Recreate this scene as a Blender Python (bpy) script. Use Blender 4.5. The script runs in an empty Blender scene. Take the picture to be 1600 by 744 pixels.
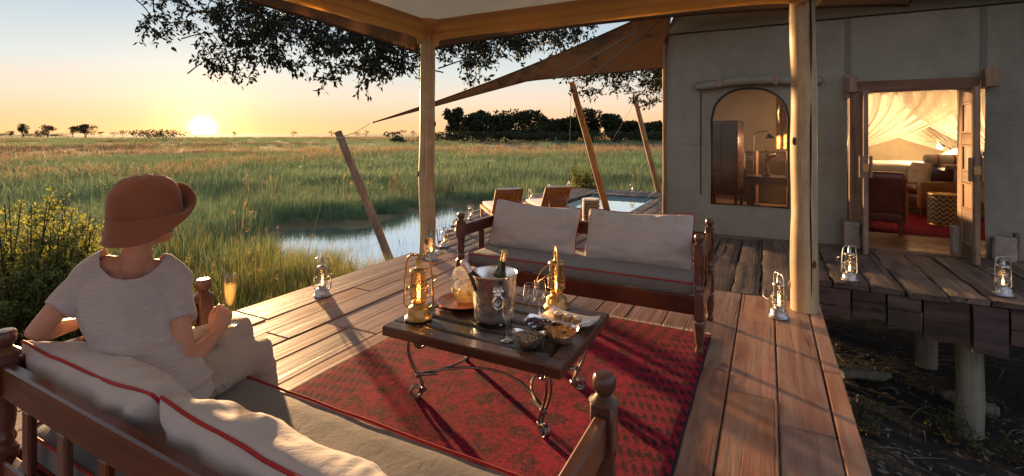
import bpy, bmesh, math, random
from mathutils import Vector, Matrix, noise
random.seed(7)
R = math.radians
PI = math.pi
scene = bpy.context.scene
COL = scene.collection

# ------------------------------------------------------------------ camera
EYE = 1.42                       # eye height over the main deck (z = 0)
HEAD = math.atan(400/760)        # heading, left of +Y
cam_d = bpy.data.cameras.new('camera')
cam = bpy.data.objects.new('camera', cam_d); COL.objects.link(cam)
cam.location = (0, 0, EYE); cam.rotation_euler = (R(90), 0, HEAD)
cam_d.sensor_width = 36; cam_d.lens = 36*760/1600
cam_d.shift_y = -(372-209)/1600
cam_d.clip_start = .05; cam_d.clip_end = 6000
scene.camera = cam

# ------------------------------------------------------------------ sky, sun, exposure
SUN_EL, SUN_AZ = R(4.2), R(-60.2)        # azimuth from +Y towards +X
SUN = Vector((math.sin(SUN_AZ)*math.cos(SUN_EL), math.cos(SUN_AZ)*math.cos(SUN_EL), math.sin(SUN_EL)))
world = bpy.data.worlds.new('World'); scene.world = world; world.use_nodes = True
wn = world.node_tree; wn.nodes.clear()
w_out = wn.nodes.new('ShaderNodeOutputWorld'); w_bg = wn.nodes.new('ShaderNodeBackground')
w_sky = wn.nodes.new('ShaderNodeTexSky'); w_sky.sky_type = 'NISHITA'; w_sky.sun_disc = False
w_sky.sun_elevation = SUN_EL; w_sky.sun_rotation = SUN_AZ; w_sky.altitude = 900
w_sky.air_density = 1.0; w_sky.dust_density = .15; w_sky.ozone_density = 1.2
w_bg.inputs['Strength'].default_value = .05
# the sun's own disc and aureole, low on the horizon, added to the sky
SUN_SEEN = Vector((math.sin(SUN_AZ)*math.cos(R(.55)), math.cos(SUN_AZ)*math.cos(R(.55)), math.sin(R(.55))))
w_tc = wn.nodes.new('ShaderNodeTexCoord')
w_dot = wn.nodes.new('ShaderNodeVectorMath'); w_dot.operation = 'DOT_PRODUCT'; w_dot.inputs[1].default_value = SUN_SEEN
wn.links.new(w_tc.outputs['Generated'], w_dot.inputs[0])
def wmath(op, a, b=None):
    n = wn.nodes.new('ShaderNodeMath'); n.operation = op
    for i, v in enumerate((a, b)):
        if v is None: continue
        if isinstance(v, bpy.types.NodeSocket): wn.links.new(v, n.inputs[i])
        else: n.inputs[i].default_value = v
    return n.outputs[0]
cosang = wmath('MAXIMUM', w_dot.outputs['Value'], 0.0)
disc = wmath('MULTIPLY', wmath('POWER', cosang, 30000.0), 900.0)
glow1 = wmath('MULTIPLY', wmath('POWER', cosang, 7000.0), 22.0)
glow2 = wmath('ADD', wmath('MULTIPLY', wmath('POWER', cosang, 90.0), 1.0), wmath('MULTIPLY', wmath('POWER', cosang, 700.0), 4.0))
glow = wmath('ADD', wmath('ADD', disc, glow1), glow2)
def wcol(scale_sock, col):
    n = wn.nodes.new('ShaderNodeVectorMath'); n.operation = 'SCALE'
    n.inputs[0].default_value = col; wn.links.new(scale_sock, n.inputs['Scale']); return n.outputs[0]
def wadd(a, b):
    n = wn.nodes.new('ShaderNodeVectorMath'); n.operation = 'ADD'
    wn.links.new(a, n.inputs[0]); wn.links.new(b, n.inputs[1]); return n.outputs[0]
SKY_GLOW = wadd(wcol(disc, (1.0, .80, .45)), wcol(wmath('ADD', glow1, glow2), (1.0, .47, .13)))
# pale high haze of the evening sky: lifts the zenith, warm near the horizon
w_sep = wn.nodes.new('ShaderNodeSeparateXYZ'); wn.links.new(w_tc.outputs['Generated'], w_sep.inputs[0])
w_ramp = wn.nodes.new('ShaderNodeValToRGB'); wn.links.new(w_sep.outputs['Z'], w_ramp.inputs[0])
cr = w_ramp.color_ramp
cr.elements[0].position = 0.0; cr.elements[0].color = (.92, .52, .24, 1)
cr.elements[1].position = 1.0; cr.elements[1].color = (.36, .46, .60, 1)
for p, c in ((.025, (.92, .53, .30, 1)), (.065, (.88, .65, .49, 1)), (.12, (.69, .70, .66, 1)), (.20, (.51, .59, .65, 1)), (.28, (.43, .52, .60, 1))):
    e = cr.elements.new(p); e.color = c
SKY_PALE = 4.05
w_pale = wn.nodes.new('ShaderNodeVectorMath'); w_pale.operation = 'SCALE'; w_pale.inputs['Scale'].default_value = SKY_PALE
# away from the sunset the low sky turns to the cool lavender of dusk
w_ramp2 = wn.nodes.new('ShaderNodeValToRGB'); wn.links.new(w_sep.outputs['Z'], w_ramp2.inputs[0]); cr2 = w_ramp2.color_ramp
cr2.elements[0].position = 0.0; cr2.elements[0].color = (.52, .50, .58, 1); cr2.elements[1].position = 1.0; cr2.elements[1].color = (.36, .46, .60, 1)
for p, c in ((.10, (.70, .60, .64, 1)), (.30, (.56, .60, .70, 1))):
    e = cr2.elements.new(p); e.color = c
w_az = wn.nodes.new('ShaderNodeVectorMath'); w_az.operation = 'DOT_PRODUCT'; w_az.inputs[1].default_value = (math.sin(SUN_AZ), math.cos(SUN_AZ), 0)
wn.links.new(w_tc.outputs['Generated'], w_az.inputs[0])
w_mr = wn.nodes.new('ShaderNodeMapRange'); w_mr.interpolation_type = 'SMOOTHSTEP'; w_mr.inputs['From Min'].default_value = -.45; w_mr.inputs['From Max'].default_value = .35
wn.links.new(w_az.outputs['Value'], w_mr.inputs['Value'])
w_mixs = wn.nodes.new('ShaderNodeMix'); w_mixs.data_type = 'RGBA'
wn.links.new(w_mr.outputs[0], w_mixs.inputs[0]); wn.links.new(w_ramp2.outputs[0], w_mixs.inputs[6]); wn.links.new(w_ramp.outputs[0], w_mixs.inputs[7])
wn.links.new(w_mixs.outputs[2], w_pale.inputs[0])
w_nis = wn.nodes.new('ShaderNodeVectorMath'); w_nis.operation = 'SCALE'; w_nis.inputs['Scale'].default_value = .07
wn.links.new(w_sky.outputs[0], w_nis.inputs[0])
w_sum = wadd(wadd(w_nis.outputs[0], w_pale.outputs[0]), SKY_GLOW)
wn.links.new(w_sum, w_bg.inputs['Color']); wn.links.new(w_bg.outputs[0], w_out.inputs[0])

sl = bpy.data.lights.new('sun', 'SUN'); sun = bpy.data.objects.new('sun', sl); COL.objects.link(sun)
sl.energy = 2.6; sl.angle = R(1.4); sl.color = (1.0, .60, .28)
sun.rotation_euler = SUN.to_track_quat('Z', 'Y').to_euler(); sun.location = SUN*60

vs = scene.view_settings
vs.view_transform = 'Standard'; vs.look = 'None'; vs.gamma = 1.0; vs.use_curve_mapping = False
vs.exposure = 2.42
scene.cycles.max_bounces = 8; scene.cycles.transparent_max_bounces = 24
scene.cycles.sample_clamp_indirect = 6.0

# ------------------------------------------------------------------ object helpers
def tag(o, label=None, cat=None, group=None, kind=None):
    if label: o['label'] = label
    if cat: o['category'] = cat
    if group: o['group'] = group
    if kind: o['kind'] = kind
    return o
def empty(name, loc=(0, 0, 0), rz=0, **k):
    o = bpy.data.objects.new(name, None); COL.objects.link(o)
    o.empty_display_size = .1; o.location = loc; o.rotation_euler = (0, 0, rz)
    return tag(o, **k)
def kids(o): return [c for c in list(o.children)]
def copy_tree(o, parent=None, depth=0):
    c = o.copy(); COL.objects.link(c)
    if parent is not None: c.parent = parent
    for ch in CH.get(o.name, []):
        copy_tree(ch, c, depth+1)
    return c
CH = {}          # children by parent's name (object.children is slow on big files)
def setp(o, p):
    o.parent = p
    CH.setdefault(p.name, []).append(o)

class MB:
    """collects geometry, then links it as one mesh object"""
    def __init__(s): s.v = []; s.f = []
    def add(s, vs, fs):
        b = len(s.v); s.v.extend([tuple(v) for v in vs]); s.f.extend([tuple(i+b for i in f) for f in fs]); return s
    def box(s, c, d, rot=None, bev=0.0):
        x, y, z = d[0]/2, d[1]/2, d[2]/2
        if bev <= 0:
            vs = [Vector((sx*x, sy*y, sz*z)) for sz in (-1, 1) for sy in (-1, 1) for sx in (-1, 1)]
            fs = [(0,2,3,1),(4,5,7,6),(0,1,5,4),(1,3,7,5),(3,2,6,7),(2,0,4,6)]
        else:
            b = min(bev, x*.9, y*.9, z*.9)
            vs = []; idx = {}
            for sx in (-1, 1):
                for sy in (-1, 1):
                    for sz in (-1, 1):
                        for a in range(3):
                            p = [sx*(x-b), sy*(y-b), sz*(z-b)]; p[a] = (sx*x, sy*y, sz*z)[a]
                            idx[(sx, sy, sz, a)] = len(vs); vs.append(Vector(p))
            fs = []
            def q(*k): fs.append(tuple(idx[i] for i in k))
            for a in range(3):
                o1, o2 = (a+1) % 3, (a+2) % 3
                for sg in (-1, 1):
                    ks = []
                    for s1, s2 in ((-1,-1),(1,-1),(1,1),(-1,1)):
                        k = [0,0,0]; k[a] = sg; k[o1] = s1; k[o2] = s2; ks.append((k[0],k[1],k[2],a))
                    q(*(ks if sg > 0 else ks[::-1]))
            for a in range(3):          # edges along axis a
                o1, o2 = (a+1) % 3, (a+2) % 3
                for s1 in (-1, 1):
                    for s2 in (-1, 1):
                        def K(sa, ax):
                            k = [0,0,0]; k[a] = sa; k[o1] = s1; k[o2] = s2; return (k[0],k[1],k[2],ax)
                        ks = [K(-1,o1), K(1,o1), K(1,o2), K(-1,o2)]
                        q(*(ks[::-1] if s1*s2 > 0 else ks))
            for sx in (-1, 1):
                for sy in (-1, 1):
                    for sz in (-1, 1):
                        ks = [(sx,sy,sz,0),(sx,sy,sz,1),(sx,sy,sz,2)]
                        q(*(ks if sx*sy*sz > 0 else ks[::-1]))
        if rot is not None: vs = [rot @ v for v in vs]
        c = Vector(c); return s.add([v+c for v in vs], fs)
    def tube(s, path, r, n=8, cap=True, closed=False, flat=1.0):
        P = [Vector(p) for p in path]; m = len(P)
        rs = [r]*m if not hasattr(r, '__len__') else list(r)
        vs = []; fs = []; up = None
        for i in range(m):
            if closed: t = P[(i+1) % m]-P[(i-1) % m]
            else: t = P[min(i+1, m-1)]-P[max(i-1, 0)]
            if t.length < 1e-9: t = Vector((0,0,1))
            t.normalize()
            if up is None:
                up = Vector((0,0,1)) if abs(t.z) < .9 else Vector((1,0,0))
            a = up - t*up.dot(t)
            if a.length < 1e-5: a = t.orthogonal()
            a.normalize(); b = t.cross(a); up = a
            for k in range(n):
                w = 2*PI*k/n; vs.append(P[i] + a*math.cos(w)*rs[i]*flat + b*math.sin(w)*rs[i])
        for i in range(m if closed else m-1):
            j = (i+1) % m
            for k in range(n):
                k2 = (k+1) % n; fs.append((i*n+k, i*n+k2, j*n+k2, j*n+k))
        if cap and not closed:
            fs.append(tuple(range(n))[::-1]); fs.append(tuple((m-1)*n+k for k in range(n)))
        return s.add(vs, fs)
    def lathe(s, prof, c=(0,0,0), n=20, cap=True, sq=None):
        """prof: (radius, z); sq: set of profile indices drawn square"""
        vs = []; fs = []; m = len(prof); c = Vector(c)
        for r, z in prof:
            for k in range(n):
                w = 2*PI*k/n; vs.append(Vector((r*math.cos(w), r*math.sin(w), z))+c)
        for i in range(m-1):
            for k in range(n):
                k2 = (k+1) % n; fs.append((i*n+k, i*n+k2, (i+1)*n+k2, (i+1)*n+k))
        if cap:
            if prof[0][0] > 1e-6: fs.append(tuple(range(n))[::-1])
            if prof[-1][0] > 1e-6: fs.append(tuple((m-1)*n+k for k in range(n)))
        return s.add(vs, fs)
    def grid(s, fn, nu, nv, wrap_u=False, flip=False):
        vs = [fn(i/(nu if wrap_u else nu), j/nv) for j in range(nv+1) for i in range(nu if wrap_u else nu+1)]
        w = nu if wrap_u else nu+1; fs = []
        for j in range(nv):
            for i in range(nu):
                i2 = (i+1) % w if wrap_u else i+1
                q = (j*w+i, j*w+i2, (j+1)*w+i2, (j+1)*w+i)
                fs.append(q[::-1] if flip else q)
        return s.add(vs, fs)
    def loft(s, secs, n=18):
        """secs: (centre, a, b) with half-axis vectors a, b; closed ends"""
        vs = []; fs = []; m = len(secs)
        for c, a, b in secs:
            for k in range(n):
                w = 2*PI*k/n; vs.append(Vector(c)+Vector(a)*math.cos(w)+Vector(b)*math.sin(w))
        for i in range(m-1):
            for k in range(n):
                k2 = (k+1) % n; fs.append((i*n+k, i*n+k2, (i+1)*n+k2, (i+1)*n+k))
        fs.append(tuple(range(n))[::-1]); fs.append(tuple((m-1)*n+k for k in range(n)))
        return s.add(vs, fs)
    def limb(s, pts, rad, n=14, sub=4):
        """rounded tapering limb through joints"""
        P = [Vector(p) for p in pts]; path = []; rr = []
        for i in range(len(P)-1):
            for k in range(sub):
                t = k/sub; path.append(P[i].lerp(P[i+1], t)); rr.append(rad[i]*(1-t)+rad[i+1]*t)
        path.append(P[-1]); rr.append(rad[-1])
        d0 = (path[0]-path[1]).normalized(); d1 = (path[-1]-path[-2]).normalized()
        pre = [(path[0]+d0*rr[0]*k, rr[0]*math.sqrt(max(0, 1-k*k))) for k in (.95, .7, .35)]
        post = [(path[-1]+d1*rr[-1]*k, rr[-1]*math.sqrt(max(0, 1-k*k))) for k in (.35, .7, .95)]
        path = [p for p, _ in pre]+path+[p for p, _ in post]; rr = [r for _, r in pre]+rr+[r for _, r in post]
        return s.tube(path, rr, n)
    def ball(s, c, r, n=14, m=8):
        r = Vector((r, r, r)) if not hasattr(r, '__len__') else Vector(r); c = Vector(c)
        def fn(u, v):
            th = PI*(v*.98+.01); w = 2*PI*u
            return c + Vector((r.x*math.sin(th)*math.cos(w), r.y*math.sin(th)*math.sin(w), -r.z*math.cos(th)))
        b = len(s.v); s.grid(fn, n, m, wrap_u=True)
        s.f.append(tuple(b+k for k in range(n))[::-1]); s.f.append(tuple(b+m*n+k for k in range(n)))
        return s
    def mesh(s, name, smooth=True, angle=35):
        me = bpy.data.meshes.new(name); me.from_pydata([tuple(v) for v in s.v], [], s.f); me.update()
        if smooth:
            me.polygons.foreach_set('use_smooth', [True]*len(me.polygons))
            if angle < 180:
                try: me.set_sharp_from_angle(angle=R(angle))
                except Exception: pass
        return me
    def build(s, name, m=None, parent=None, loc=(0,0,0), rot=None, smooth=True, angle=35, **k):
        return link(name, s.mesh(name, smooth, angle), m, parent, loc, rot, **k)
def link(name, me, m=None, parent=None, loc=(0,0,0), rot=None, **k):
    o = bpy.data.objects.new(name, me); COL.objects.link(o)
    if m is not None and not me.materials: me.materials.append(m)
    o.location = loc
    if rot is not None: o.rotation_euler = rot
    if parent is not None: setp(o, parent)
    return tag(o, **k)
def remesh(mb, voxel, smooth_it=6, name='tmp', post=None):
    """fuse overlapping lofts into one continuous surface"""
    me = mb.mesh(name, True, 180); o = bpy.data.objects.new(name, me); COL.objects.link(o)
    md = o.modifiers.new('r', 'REMESH'); md.mode = 'VOXEL'; md.voxel_size = voxel
    if smooth_it:
        ms = o.modifiers.new('s', 'SMOOTH'); ms.factor = .5; ms.iterations = smooth_it
    dg = bpy.context.evaluated_depsgraph_get()
    out = bpy.data.meshes.new_from_object(o.evaluated_get(dg))
    bpy.data.objects.remove(o); bpy.data.meshes.remove(me)
    out.name = name
    if post: post(out)
    out.polygons.foreach_set('use_smooth', [True]*len(out.polygons))
    return out
def nz(p, s=1.0, o=0.0): return noise.noise(Vector(p)*s+Vector((o, o*1.7, -o)))
def lerp(a, b, t): return a+(b-a)*t
def sstep(a, b, x):
    t = max(0.0, min(1.0, (x-a)/(b-a))); return t*t*(3-2*t)

# ------------------------------------------------------------------ material helpers
class MT:
    def __init__(s, name, rough=.6, metal=0.0, spec=.5):
        s.m = bpy.data.materials.new(name); s.m.use_nodes = True; s.nt = s.m.node_tree; s.n = s.nt.nodes
        s.b = s.n['Principled BSDF']; s.out = s.n['Material Output']
        s.set(s.b, Roughness=rough, Metallic=metal); s.b.inputs['Specular IOR Level'].default_value = spec
    def put(s, sock, v):
        if isinstance(v, bpy.types.NodeSocket): s.nt.links.new(v, sock)
        elif hasattr(v, '__len__') and len(v) == 3 and sock.type == 'RGBA': sock.default_value = (*v, 1)
        else: sock.default_value = v
    def set(s, node, **k):
        for a, v in k.items(): s.put(node.inputs[a.replace('_', ' ')], v)
        return node
    def obj(s, scale=(1,1,1), rnd=True):
        tc = s.n.new('ShaderNodeTexCoord'); v = tc.outputs['Object']
        if rnd:
            oi = s.n.new('ShaderNodeObjectInfo'); a = s.n.new('ShaderNodeVectorMath'); a.operation = 'MULTIPLY_ADD'
            s.nt.links.new(oi.outputs['Random'], a.inputs[0]); a.inputs[1].default_value = (37, 53, 71)
            s.nt.links.new(v, a.inputs[2]); v = a.outputs[0]
        mp = s.n.new('ShaderNodeMapping'); s.nt.links.new(v, mp.inputs['Vector']); mp.inputs['Scale'].default_value = scale
        return mp.outputs[0]
    def rnd(s):
        return s.n.new('ShaderNodeObjectInfo').outputs['Random']
    def scale(s, v, sc):
        mp = s.n.new('ShaderNodeMapping'); s.nt.links.new(v, mp.inputs['Vector']); mp.inputs['Scale'].default_value = sc
        return mp.outputs[0]
    def noise(s, v, scale=5, detail=4, rough=.5, dist=0.0):
        t = s.n.new('ShaderNodeTexNoise'); s.nt.links.new(v, t.inputs['Vector'])
        s.set(t, Scale=scale, Detail=detail, Roughness=rough, Distortion=dist); return t.outputs['Fac']
    def vor(s, v, scale=5, feat='F1', out='Distance', rnd=1.0):
        t = s.n.new('ShaderNodeTexVoronoi'); t.feature = feat; s.nt.links.new(v, t.inputs['Vector'])
        s.set(t, Scale=scale, Randomness=rnd); return t.outputs[out]
    def wave(s, v, scale=5, dist=0, direction='X', detail=2):
        t = s.n.new('ShaderNodeTexWave'); t.bands_direction = direction; s.nt.links.new(v, t.inputs['Vector'])
        s.set(t, Scale=scale, Distortion=dist, Detail=detail); return t.outputs['Fac']
    def ramp(s, f, stops, interp='LINEAR'):
        t = s.n.new('ShaderNodeValToRGB'); s.nt.links.new(f, t.inputs[0]); e = t.color_ramp; e.interpolation = interp
        while len(e.elements) < len(stops): e.elements.new(.5)
        for el, (p, c) in zip(e.elements, stops):
            el.position = p; el.color = (c, c, c, 1) if not hasattr(c, '__len__') else (*c, 1)
        return t.outputs[0]
    def mix(s, f, a, b, blend='MIX'):
        t = s.n.new('ShaderNodeMix'); t.data_type = 'RGBA'; t.blend_type = blend; t.clamp_factor = True
        s.put(t.inputs[0], f)
        for i, v in ((6, a), (7, b)):
            if isinstance(v, bpy.types.NodeSocket): s.nt.links.new(v, t.inputs[i])
            else: t.inputs[i].default_value = (*v, 1) if hasattr(v, '__len__') else (v, v, v, 1)
        return t.outputs[2]
    def ma(s, op, a, b=0.0, c=0.0):
        t = s.n.new('ShaderNodeMath'); t.operation = op
        s.put(t.inputs[0], a); s.put(t.inputs[1], b); s.put(t.inputs[2], c); return t.outputs[0]
    def sep(s, v):
        t = s.n.new('ShaderNodeSeparateXYZ'); s.nt.links.new(v, t.inputs[0]); return t.outputs
    def bump(s, h, strength=.3, dist=.01, nrm=None):
        t = s.n.new('ShaderNodeBump'); s.put(t.inputs['Height'], h); s.set(t, Strength=strength, Distance=dist)
        if nrm is not None: s.nt.links.new(nrm, t.inputs['Normal'])
        return t.outputs[0]
    def done(s, col=None, rough=None, nrm=None, **k):
        if col is not None: s.put(s.b.inputs['Base Color'], col)
        if rough is not None: s.put(s.b.inputs['Roughness'], rough)
        if nrm is not None: s.nt.links.new(nrm, s.b.inputs['Normal'])
        s.set(s.b, **k); return s.m
    def surf(s, shader): s.nt.links.new(shader, s.out.inputs['Surface']); return s.m
    def leafy(s, col, trans=.45, tcol=None, rough=.6):
        d = s.n.new('ShaderNodeBsdfPrincipled'); s.put(d.inputs['Base Color'], col); d.inputs['Roughness'].default_value = rough
        d.inputs['Specular IOR Level'].default_value = .2
        t = s.n.new('ShaderNodeBsdfTranslucent'); s.put(t.inputs['Color'], tcol if tcol is not None else col)
        x = s.n.new('ShaderNodeMixShader'); x.inputs[0].default_value = trans
        s.nt.links.new(d.outputs[0], x.inputs[1]); s.nt.links.new(t.outputs[0], x.inputs[2]); return s.surf(x.outputs[0])

def wood(name, c_dark, c_mid, c_light, axis='Y', rough=(.4, .65), grain=1.0, bump=.35, crack=.5, var=.35, spec=.4, coat=0.0, knots=False):
    t = MT(name, spec=spec)
    k = {'X': (1.2, 22, 22), 'Y': (22, 1.2, 22), 'Z': (22, 22, 1.2)}[axis]
    o = t.obj(); g = t.scale(o, tuple(x*grain for x in k))
    n1 = t.noise(g, 1.0, 8, .62, .6); n2 = t.noise(t.scale(o, tuple(x*grain*.22 for x in k)), 1.0, 5, .55, 1.2)
    blot = t.noise(o, 3.2, 4, .6)
    col = t.ramp(n1, ((.28, c_dark), (.50, c_mid), (.72, c_light)))
    col = t.mix(t.ramp(n2, ((.36, .0), (.66, .65))), col, c_dark)
    col = t.mix(t.ramp(blot, ((.42, 0.0), (.72, .5))), col, c_light)
    # each board its own tone
    r = t.rnd(); tone = t.ma('MULTIPLY_ADD', r, var*2, 1-var)
    hsv = t.n.new('ShaderNodeHueSaturation'); t.put(hsv.inputs['Color'], col); t.put(hsv.inputs['Value'], tone)
    t.put(hsv.inputs['Saturation'], t.ma('MULTIPLY_ADD', t.ma('FRACT', t.ma('MULTIPLY', r, 7.3)), .4, .8)); col = hsv.outputs[0]
    cr_ = t.noise(t.scale(o, tuple(x*grain*(.5 if x < 5 else 2.0) for x in k)), 1.0, 3, .5, .8)
    cm = t.ramp(cr_, ((.30, 1.0), (.37, 0.0)))
    col = t.mix(t.ma('MULTIPLY', cm, crack), col, tuple(x*.25 for x in c_dark))
    if knots:        # knots, nail holes and grey scuffs
        kv = t.vor(t.scale(o, (1.0, .55, 1.0)), 2.6); km = t.ramp(kv, ((.035, 1.0), (.085, 0.0)))
        col = t.mix(t.ma('MULTIPLY', km, .8), col, tuple(x*.35 for x in c_dark))
        nv = t.vor(t.scale(o, (1, .6, 1)), 7.0); nm = t.ramp(nv, ((.022, 1.0), (.034, 0.0))); col = t.mix(nm, col, (.012, .009, .008))
        sc_ = t.noise(t.scale(o, (9, 1.6, 9)), 1.0, 5, .7, .4); col = t.mix(t.ramp(sc_, ((.47, 0.0), (.66, .55))), col, (.37, .255, .185))
    h = t.ma('SUBTRACT', t.ma('ADD', n1, t.ma('MULTIPLY', n2, .6)), t.ma('MULTIPLY', cm, crack*1.2))
    fine = t.noise(t.scale(o, tuple(x*grain*5 for x in k)), 1.0, 3, .6)
    h = t.ma('ADD', h, t.ma('MULTIPLY', fine, .25))
    rr = t.ramp(n1, ((.3, rough[1]), (.7, rough[0])))
    return t.done(col, rr, t.bump(h, bump, .006), Coat_Weight=coat, Coat_Roughness=.2)
def fabric(name, col, col2=None, rough=.85, weave=900, wr=.25, sheen=.3, trans=0.0, slub=0):
    t = MT(name, rough, spec=.25); o = t.obj()
    n = t.noise(o, 6, 4, .6); c = t.mix(t.ramp(n, ((.3, 0.0), (.75, 1.0))), col, col2 or tuple(x*.82 for x in col))
    sp = t.noise(o, weave*.35, 2, .6); c = t.mix(t.ramp(sp, ((.35, .22), (.65, 0.0))), c, tuple(x*.6 for x in col))
    if slub:
        s1 = t.noise(t.scale(o, (26, 26, 330)), 1.0, 3, .65); s2 = t.noise(t.scale(o, (300, 300, 24)), 1.0, 3, .65)
        c = t.mix(t.ramp(s1, ((.42, 0.0), (.66, .42))), c, tuple(x*.55 for x in col)); c = t.mix(t.ramp(s2, ((.5, 0.0), (.7, .28))), c, tuple(min(1, x*1.3) for x in col))
    w1 = t.noise(t.scale(o, (weave, weave*.12, weave)), 1.0, 1); w2 = t.noise(t.scale(o, (weave*.12, weave, weave*.12)), 1.0, 1)
    h = t.ma('ADD', w1, w2); nb = t.bump(h, .18, .002)
    big = t.noise(o, 9, 3, .55, .6); nb = t.bump(big, wr, .02, nb); cr_ = t.noise(t.scale(o, (22, 22, 7)), 1.0, 4, .6, 1.5); nb = t.bump(cr_, wr*.9, .012, nb)
    return t.done(c, None, nb, Sheen_Weight=sheen, Sheen_Roughness=.4)
def metal(name, col, rough=.25, dirt=.3, ms=1.0, bump=.05):
    t = MT(name, rough, ms); o = t.obj(); n = t.noise(o, 28, 5, .6)
    c = t.mix(t.ramp(n, ((.4, 0.0), (.75, dirt))), col, tuple(x*.35 for x in col))
    return t.done(c, t.ramp(n, ((.3, rough*.7), (.75, min(1, rough*2)))), t.bump(n, bump, .003))
def plain(name, col, rough=.5, var=.2, sc=30, bump=.1, **k):
    t = MT(name, rough); o = t.obj(); n = t.noise(o, sc, 4, .6)
    return t.done(t.mix(t.ramp(n, ((.3, 0.0), (.75, 1.0))), col, tuple(x*(1-var) for x in col)), None, t.bump(n, bump, .004), **k)
def canvas(name, col, trans=.0, tcol=None, wr=.3, rough=.8, creases=False):
    t = MT(name, rough, spec=.2); o = t.obj(rnd=False)
    n = t.noise(o, 2.2, 5, .6); c = t.mix(t.ramp(n, ((.35, 0.0), (.7, 1.0))), col, tuple(x*.80 for x in col))
    st = t.noise(t.scale(o, (3, 3, .35)), 1.6, 4, .6); c = t.mix(t.ramp(st, ((.55, 0.0), (.8, .35))), c, tuple(x*.6 for x in col))
    big = t.noise(o, 3.0, 3, .5, .8); fine = t.noise(o, 240, 2, .6)
    nb = t.bump(fine, .12, .002); nb = t.bump(big, wr, .05, nb)
    if creases:      # dust and damp stains; fold lines left from packing, and long soft pulls in the cloth
        s_ = t.sep(o); wz = t.noise(o, 2.5, 2, .5)
        lz = t.ma('ABSOLUTE', t.ma('SUBTRACT', t.ma('FRACT', t.ma('ADD', t.ma('MULTIPLY', s_[2], 2.1), t.ma('MULTIPLY', wz, .06))), .5))
        lx = t.ma('ABSOLUTE', t.ma('SUBTRACT', t.ma('FRACT', t.ma('ADD', t.ma('MULTIPLY', s_[0], 1.35), t.ma('MULTIPLY', wz, .05))), .5))
        ln = t.ma('MAXIMUM', t.ramp(lz, ((.0, 1.0), (.035, 0.0))), t.ma('MULTIPLY', t.ramp(lx, ((.0, 1.0), (.02, 0.0))), .8))
        pulls = t.noise(t.scale(o, (1, 1, 2.6)), 4.5, 3, .55, 1.8)
        nb = t.bump(t.ma('ADD', t.ma('MULTIPLY', ln, .10), pulls), .30, .02, nb)
        st2 = t.noise(t.scale(o, (1.1, 1.1, .5)), 1.7, 6, .7, .8); c = t.mix(t.ramp(st2, ((.50, 0.0), (.72, .45))), c, tuple(x*.52 for x in col))
        c = t.mix(t.ma('MULTIPLY', ln, .06), c, tuple(x*.5 for x in col))
    t.done(c, None, nb)
    if trans > 0:
        tr = t.n.new('ShaderNodeBsdfTranslucent'); t.put(tr.inputs['Color'], tcol or col)
        x = t.n.new('ShaderNodeMixShader'); x.inputs[0].default_value = trans
        t.nt.links.new(t.b.outputs[0], x.inputs[1]); t.nt.links.new(tr.outputs[0], x.inputs[2]); t.surf(x.outputs[0])
    return t.m
def glass(name, tint=(1,1,1), facing=.25, rough=.03, base=.06):
    """thin clear wall: see-through with a fresnel gloss"""
    t = MT(name); lw = t.n.new('ShaderNodeLayerWeight'); lw.inputs[0].default_value = facing
    tr = t.n.new('ShaderNodeBsdfTransparent'); t.put(tr.inputs[0], tint)
    gl = t.n.new('ShaderNodeBsdfGlossy'); gl.inputs['Roughness'].default_value = rough
    x = t.n.new('ShaderNodeMixShader'); t.put(x.inputs[0], t.ma('ADD', t.ma('MULTIPLY', lw.outputs['Facing'], .75), base))
    t.nt.links.new(tr.outputs[0], x.inputs[1]); t.nt.links.new(gl.outputs[0], x.inputs[2]); return t.surf(x.outputs[0])
def emit(name, col, st):
    t = MT(name); e = t.n.new('ShaderNodeEmission'); t.put(e.inputs[0], col); e.inputs[1].default_value = st; return t.surf(e.outputs[0])

M = {}
M['deck'] = wood('deck_wood', (.14,.052,.032), (.35,.155,.094), (.48,.26,.17), 'Y', (.42,.66), .68, .46, .75, .32, .4, knots=True)
M['rough'] = wood('rough_wood', (.035,.024,.02), (.11,.075,.058), (.22,.155,.12), 'Y', (.5,.8), .55, .95, .9, .35, .35)
M['rough_x'] = wood('rough_wood_cross', (.035,.024,.02), (.10,.07,.055), (.20,.145,.115), 'X', (.5,.8), .55, .9, .9, .35, .35)
M['rough_z'] = wood('rough_wood_upright', (.03,.018,.015), (.085,.05,.042), (.15,.095,.08), 'X', (.5,.8), .55, .8, .9, .35, .35)
M['pole'] = wood('peeled_pole', (.24,.15,.08), (.52,.40,.245), (.68,.54,.36), 'Z', (.45,.65), .6, .5, .9, .08, .35, knots=True)
M['pole_knot'] = plain('pole_knot', (.12,.065,.032), .7, .5, 60, .3)
M['pole_red'] = wood('weathered_pole', (.15,.07,.035), (.32,.17,.09), (.44,.27,.15), 'Z', (.5,.7), .8, .4, .5, .1, .35)
M['log'] = wood('support_log', (.09,.085,.06), (.20,.19,.14), (.30,.28,.21), 'Z', (.6,.8), .8, .5, .8, .15, .3)
M['sofa'] = wood('mahogany_z', (.036,.009,.005), (.105,.029,.014), (.175,.055,.025), 'Z', (.22,.40), 1.0, .12, .25, .15, .5, .2)
M['sofa_x'] = wood('mahogany_x', (.036,.009,.005), (.105,.029,.014), (.175,.055,.025), 'X', (.22,.40), 1.0, .12, .25, .15, .5, .2)
M['sofa_y'] = wood('mahogany_y', (.036,.009,.005), (.105,.029,.014), (.175,.055,.025), 'Y', (.22,.40), 1.0, .12, .25, .15, .5, .2)
M['table_in'] = wood('dark_oak', (.008,.006,.005), (.024,.016,.012), (.055,.038,.028), 'X', (.22,.42), .9, .55, .7, .10, .5, .2)
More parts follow.
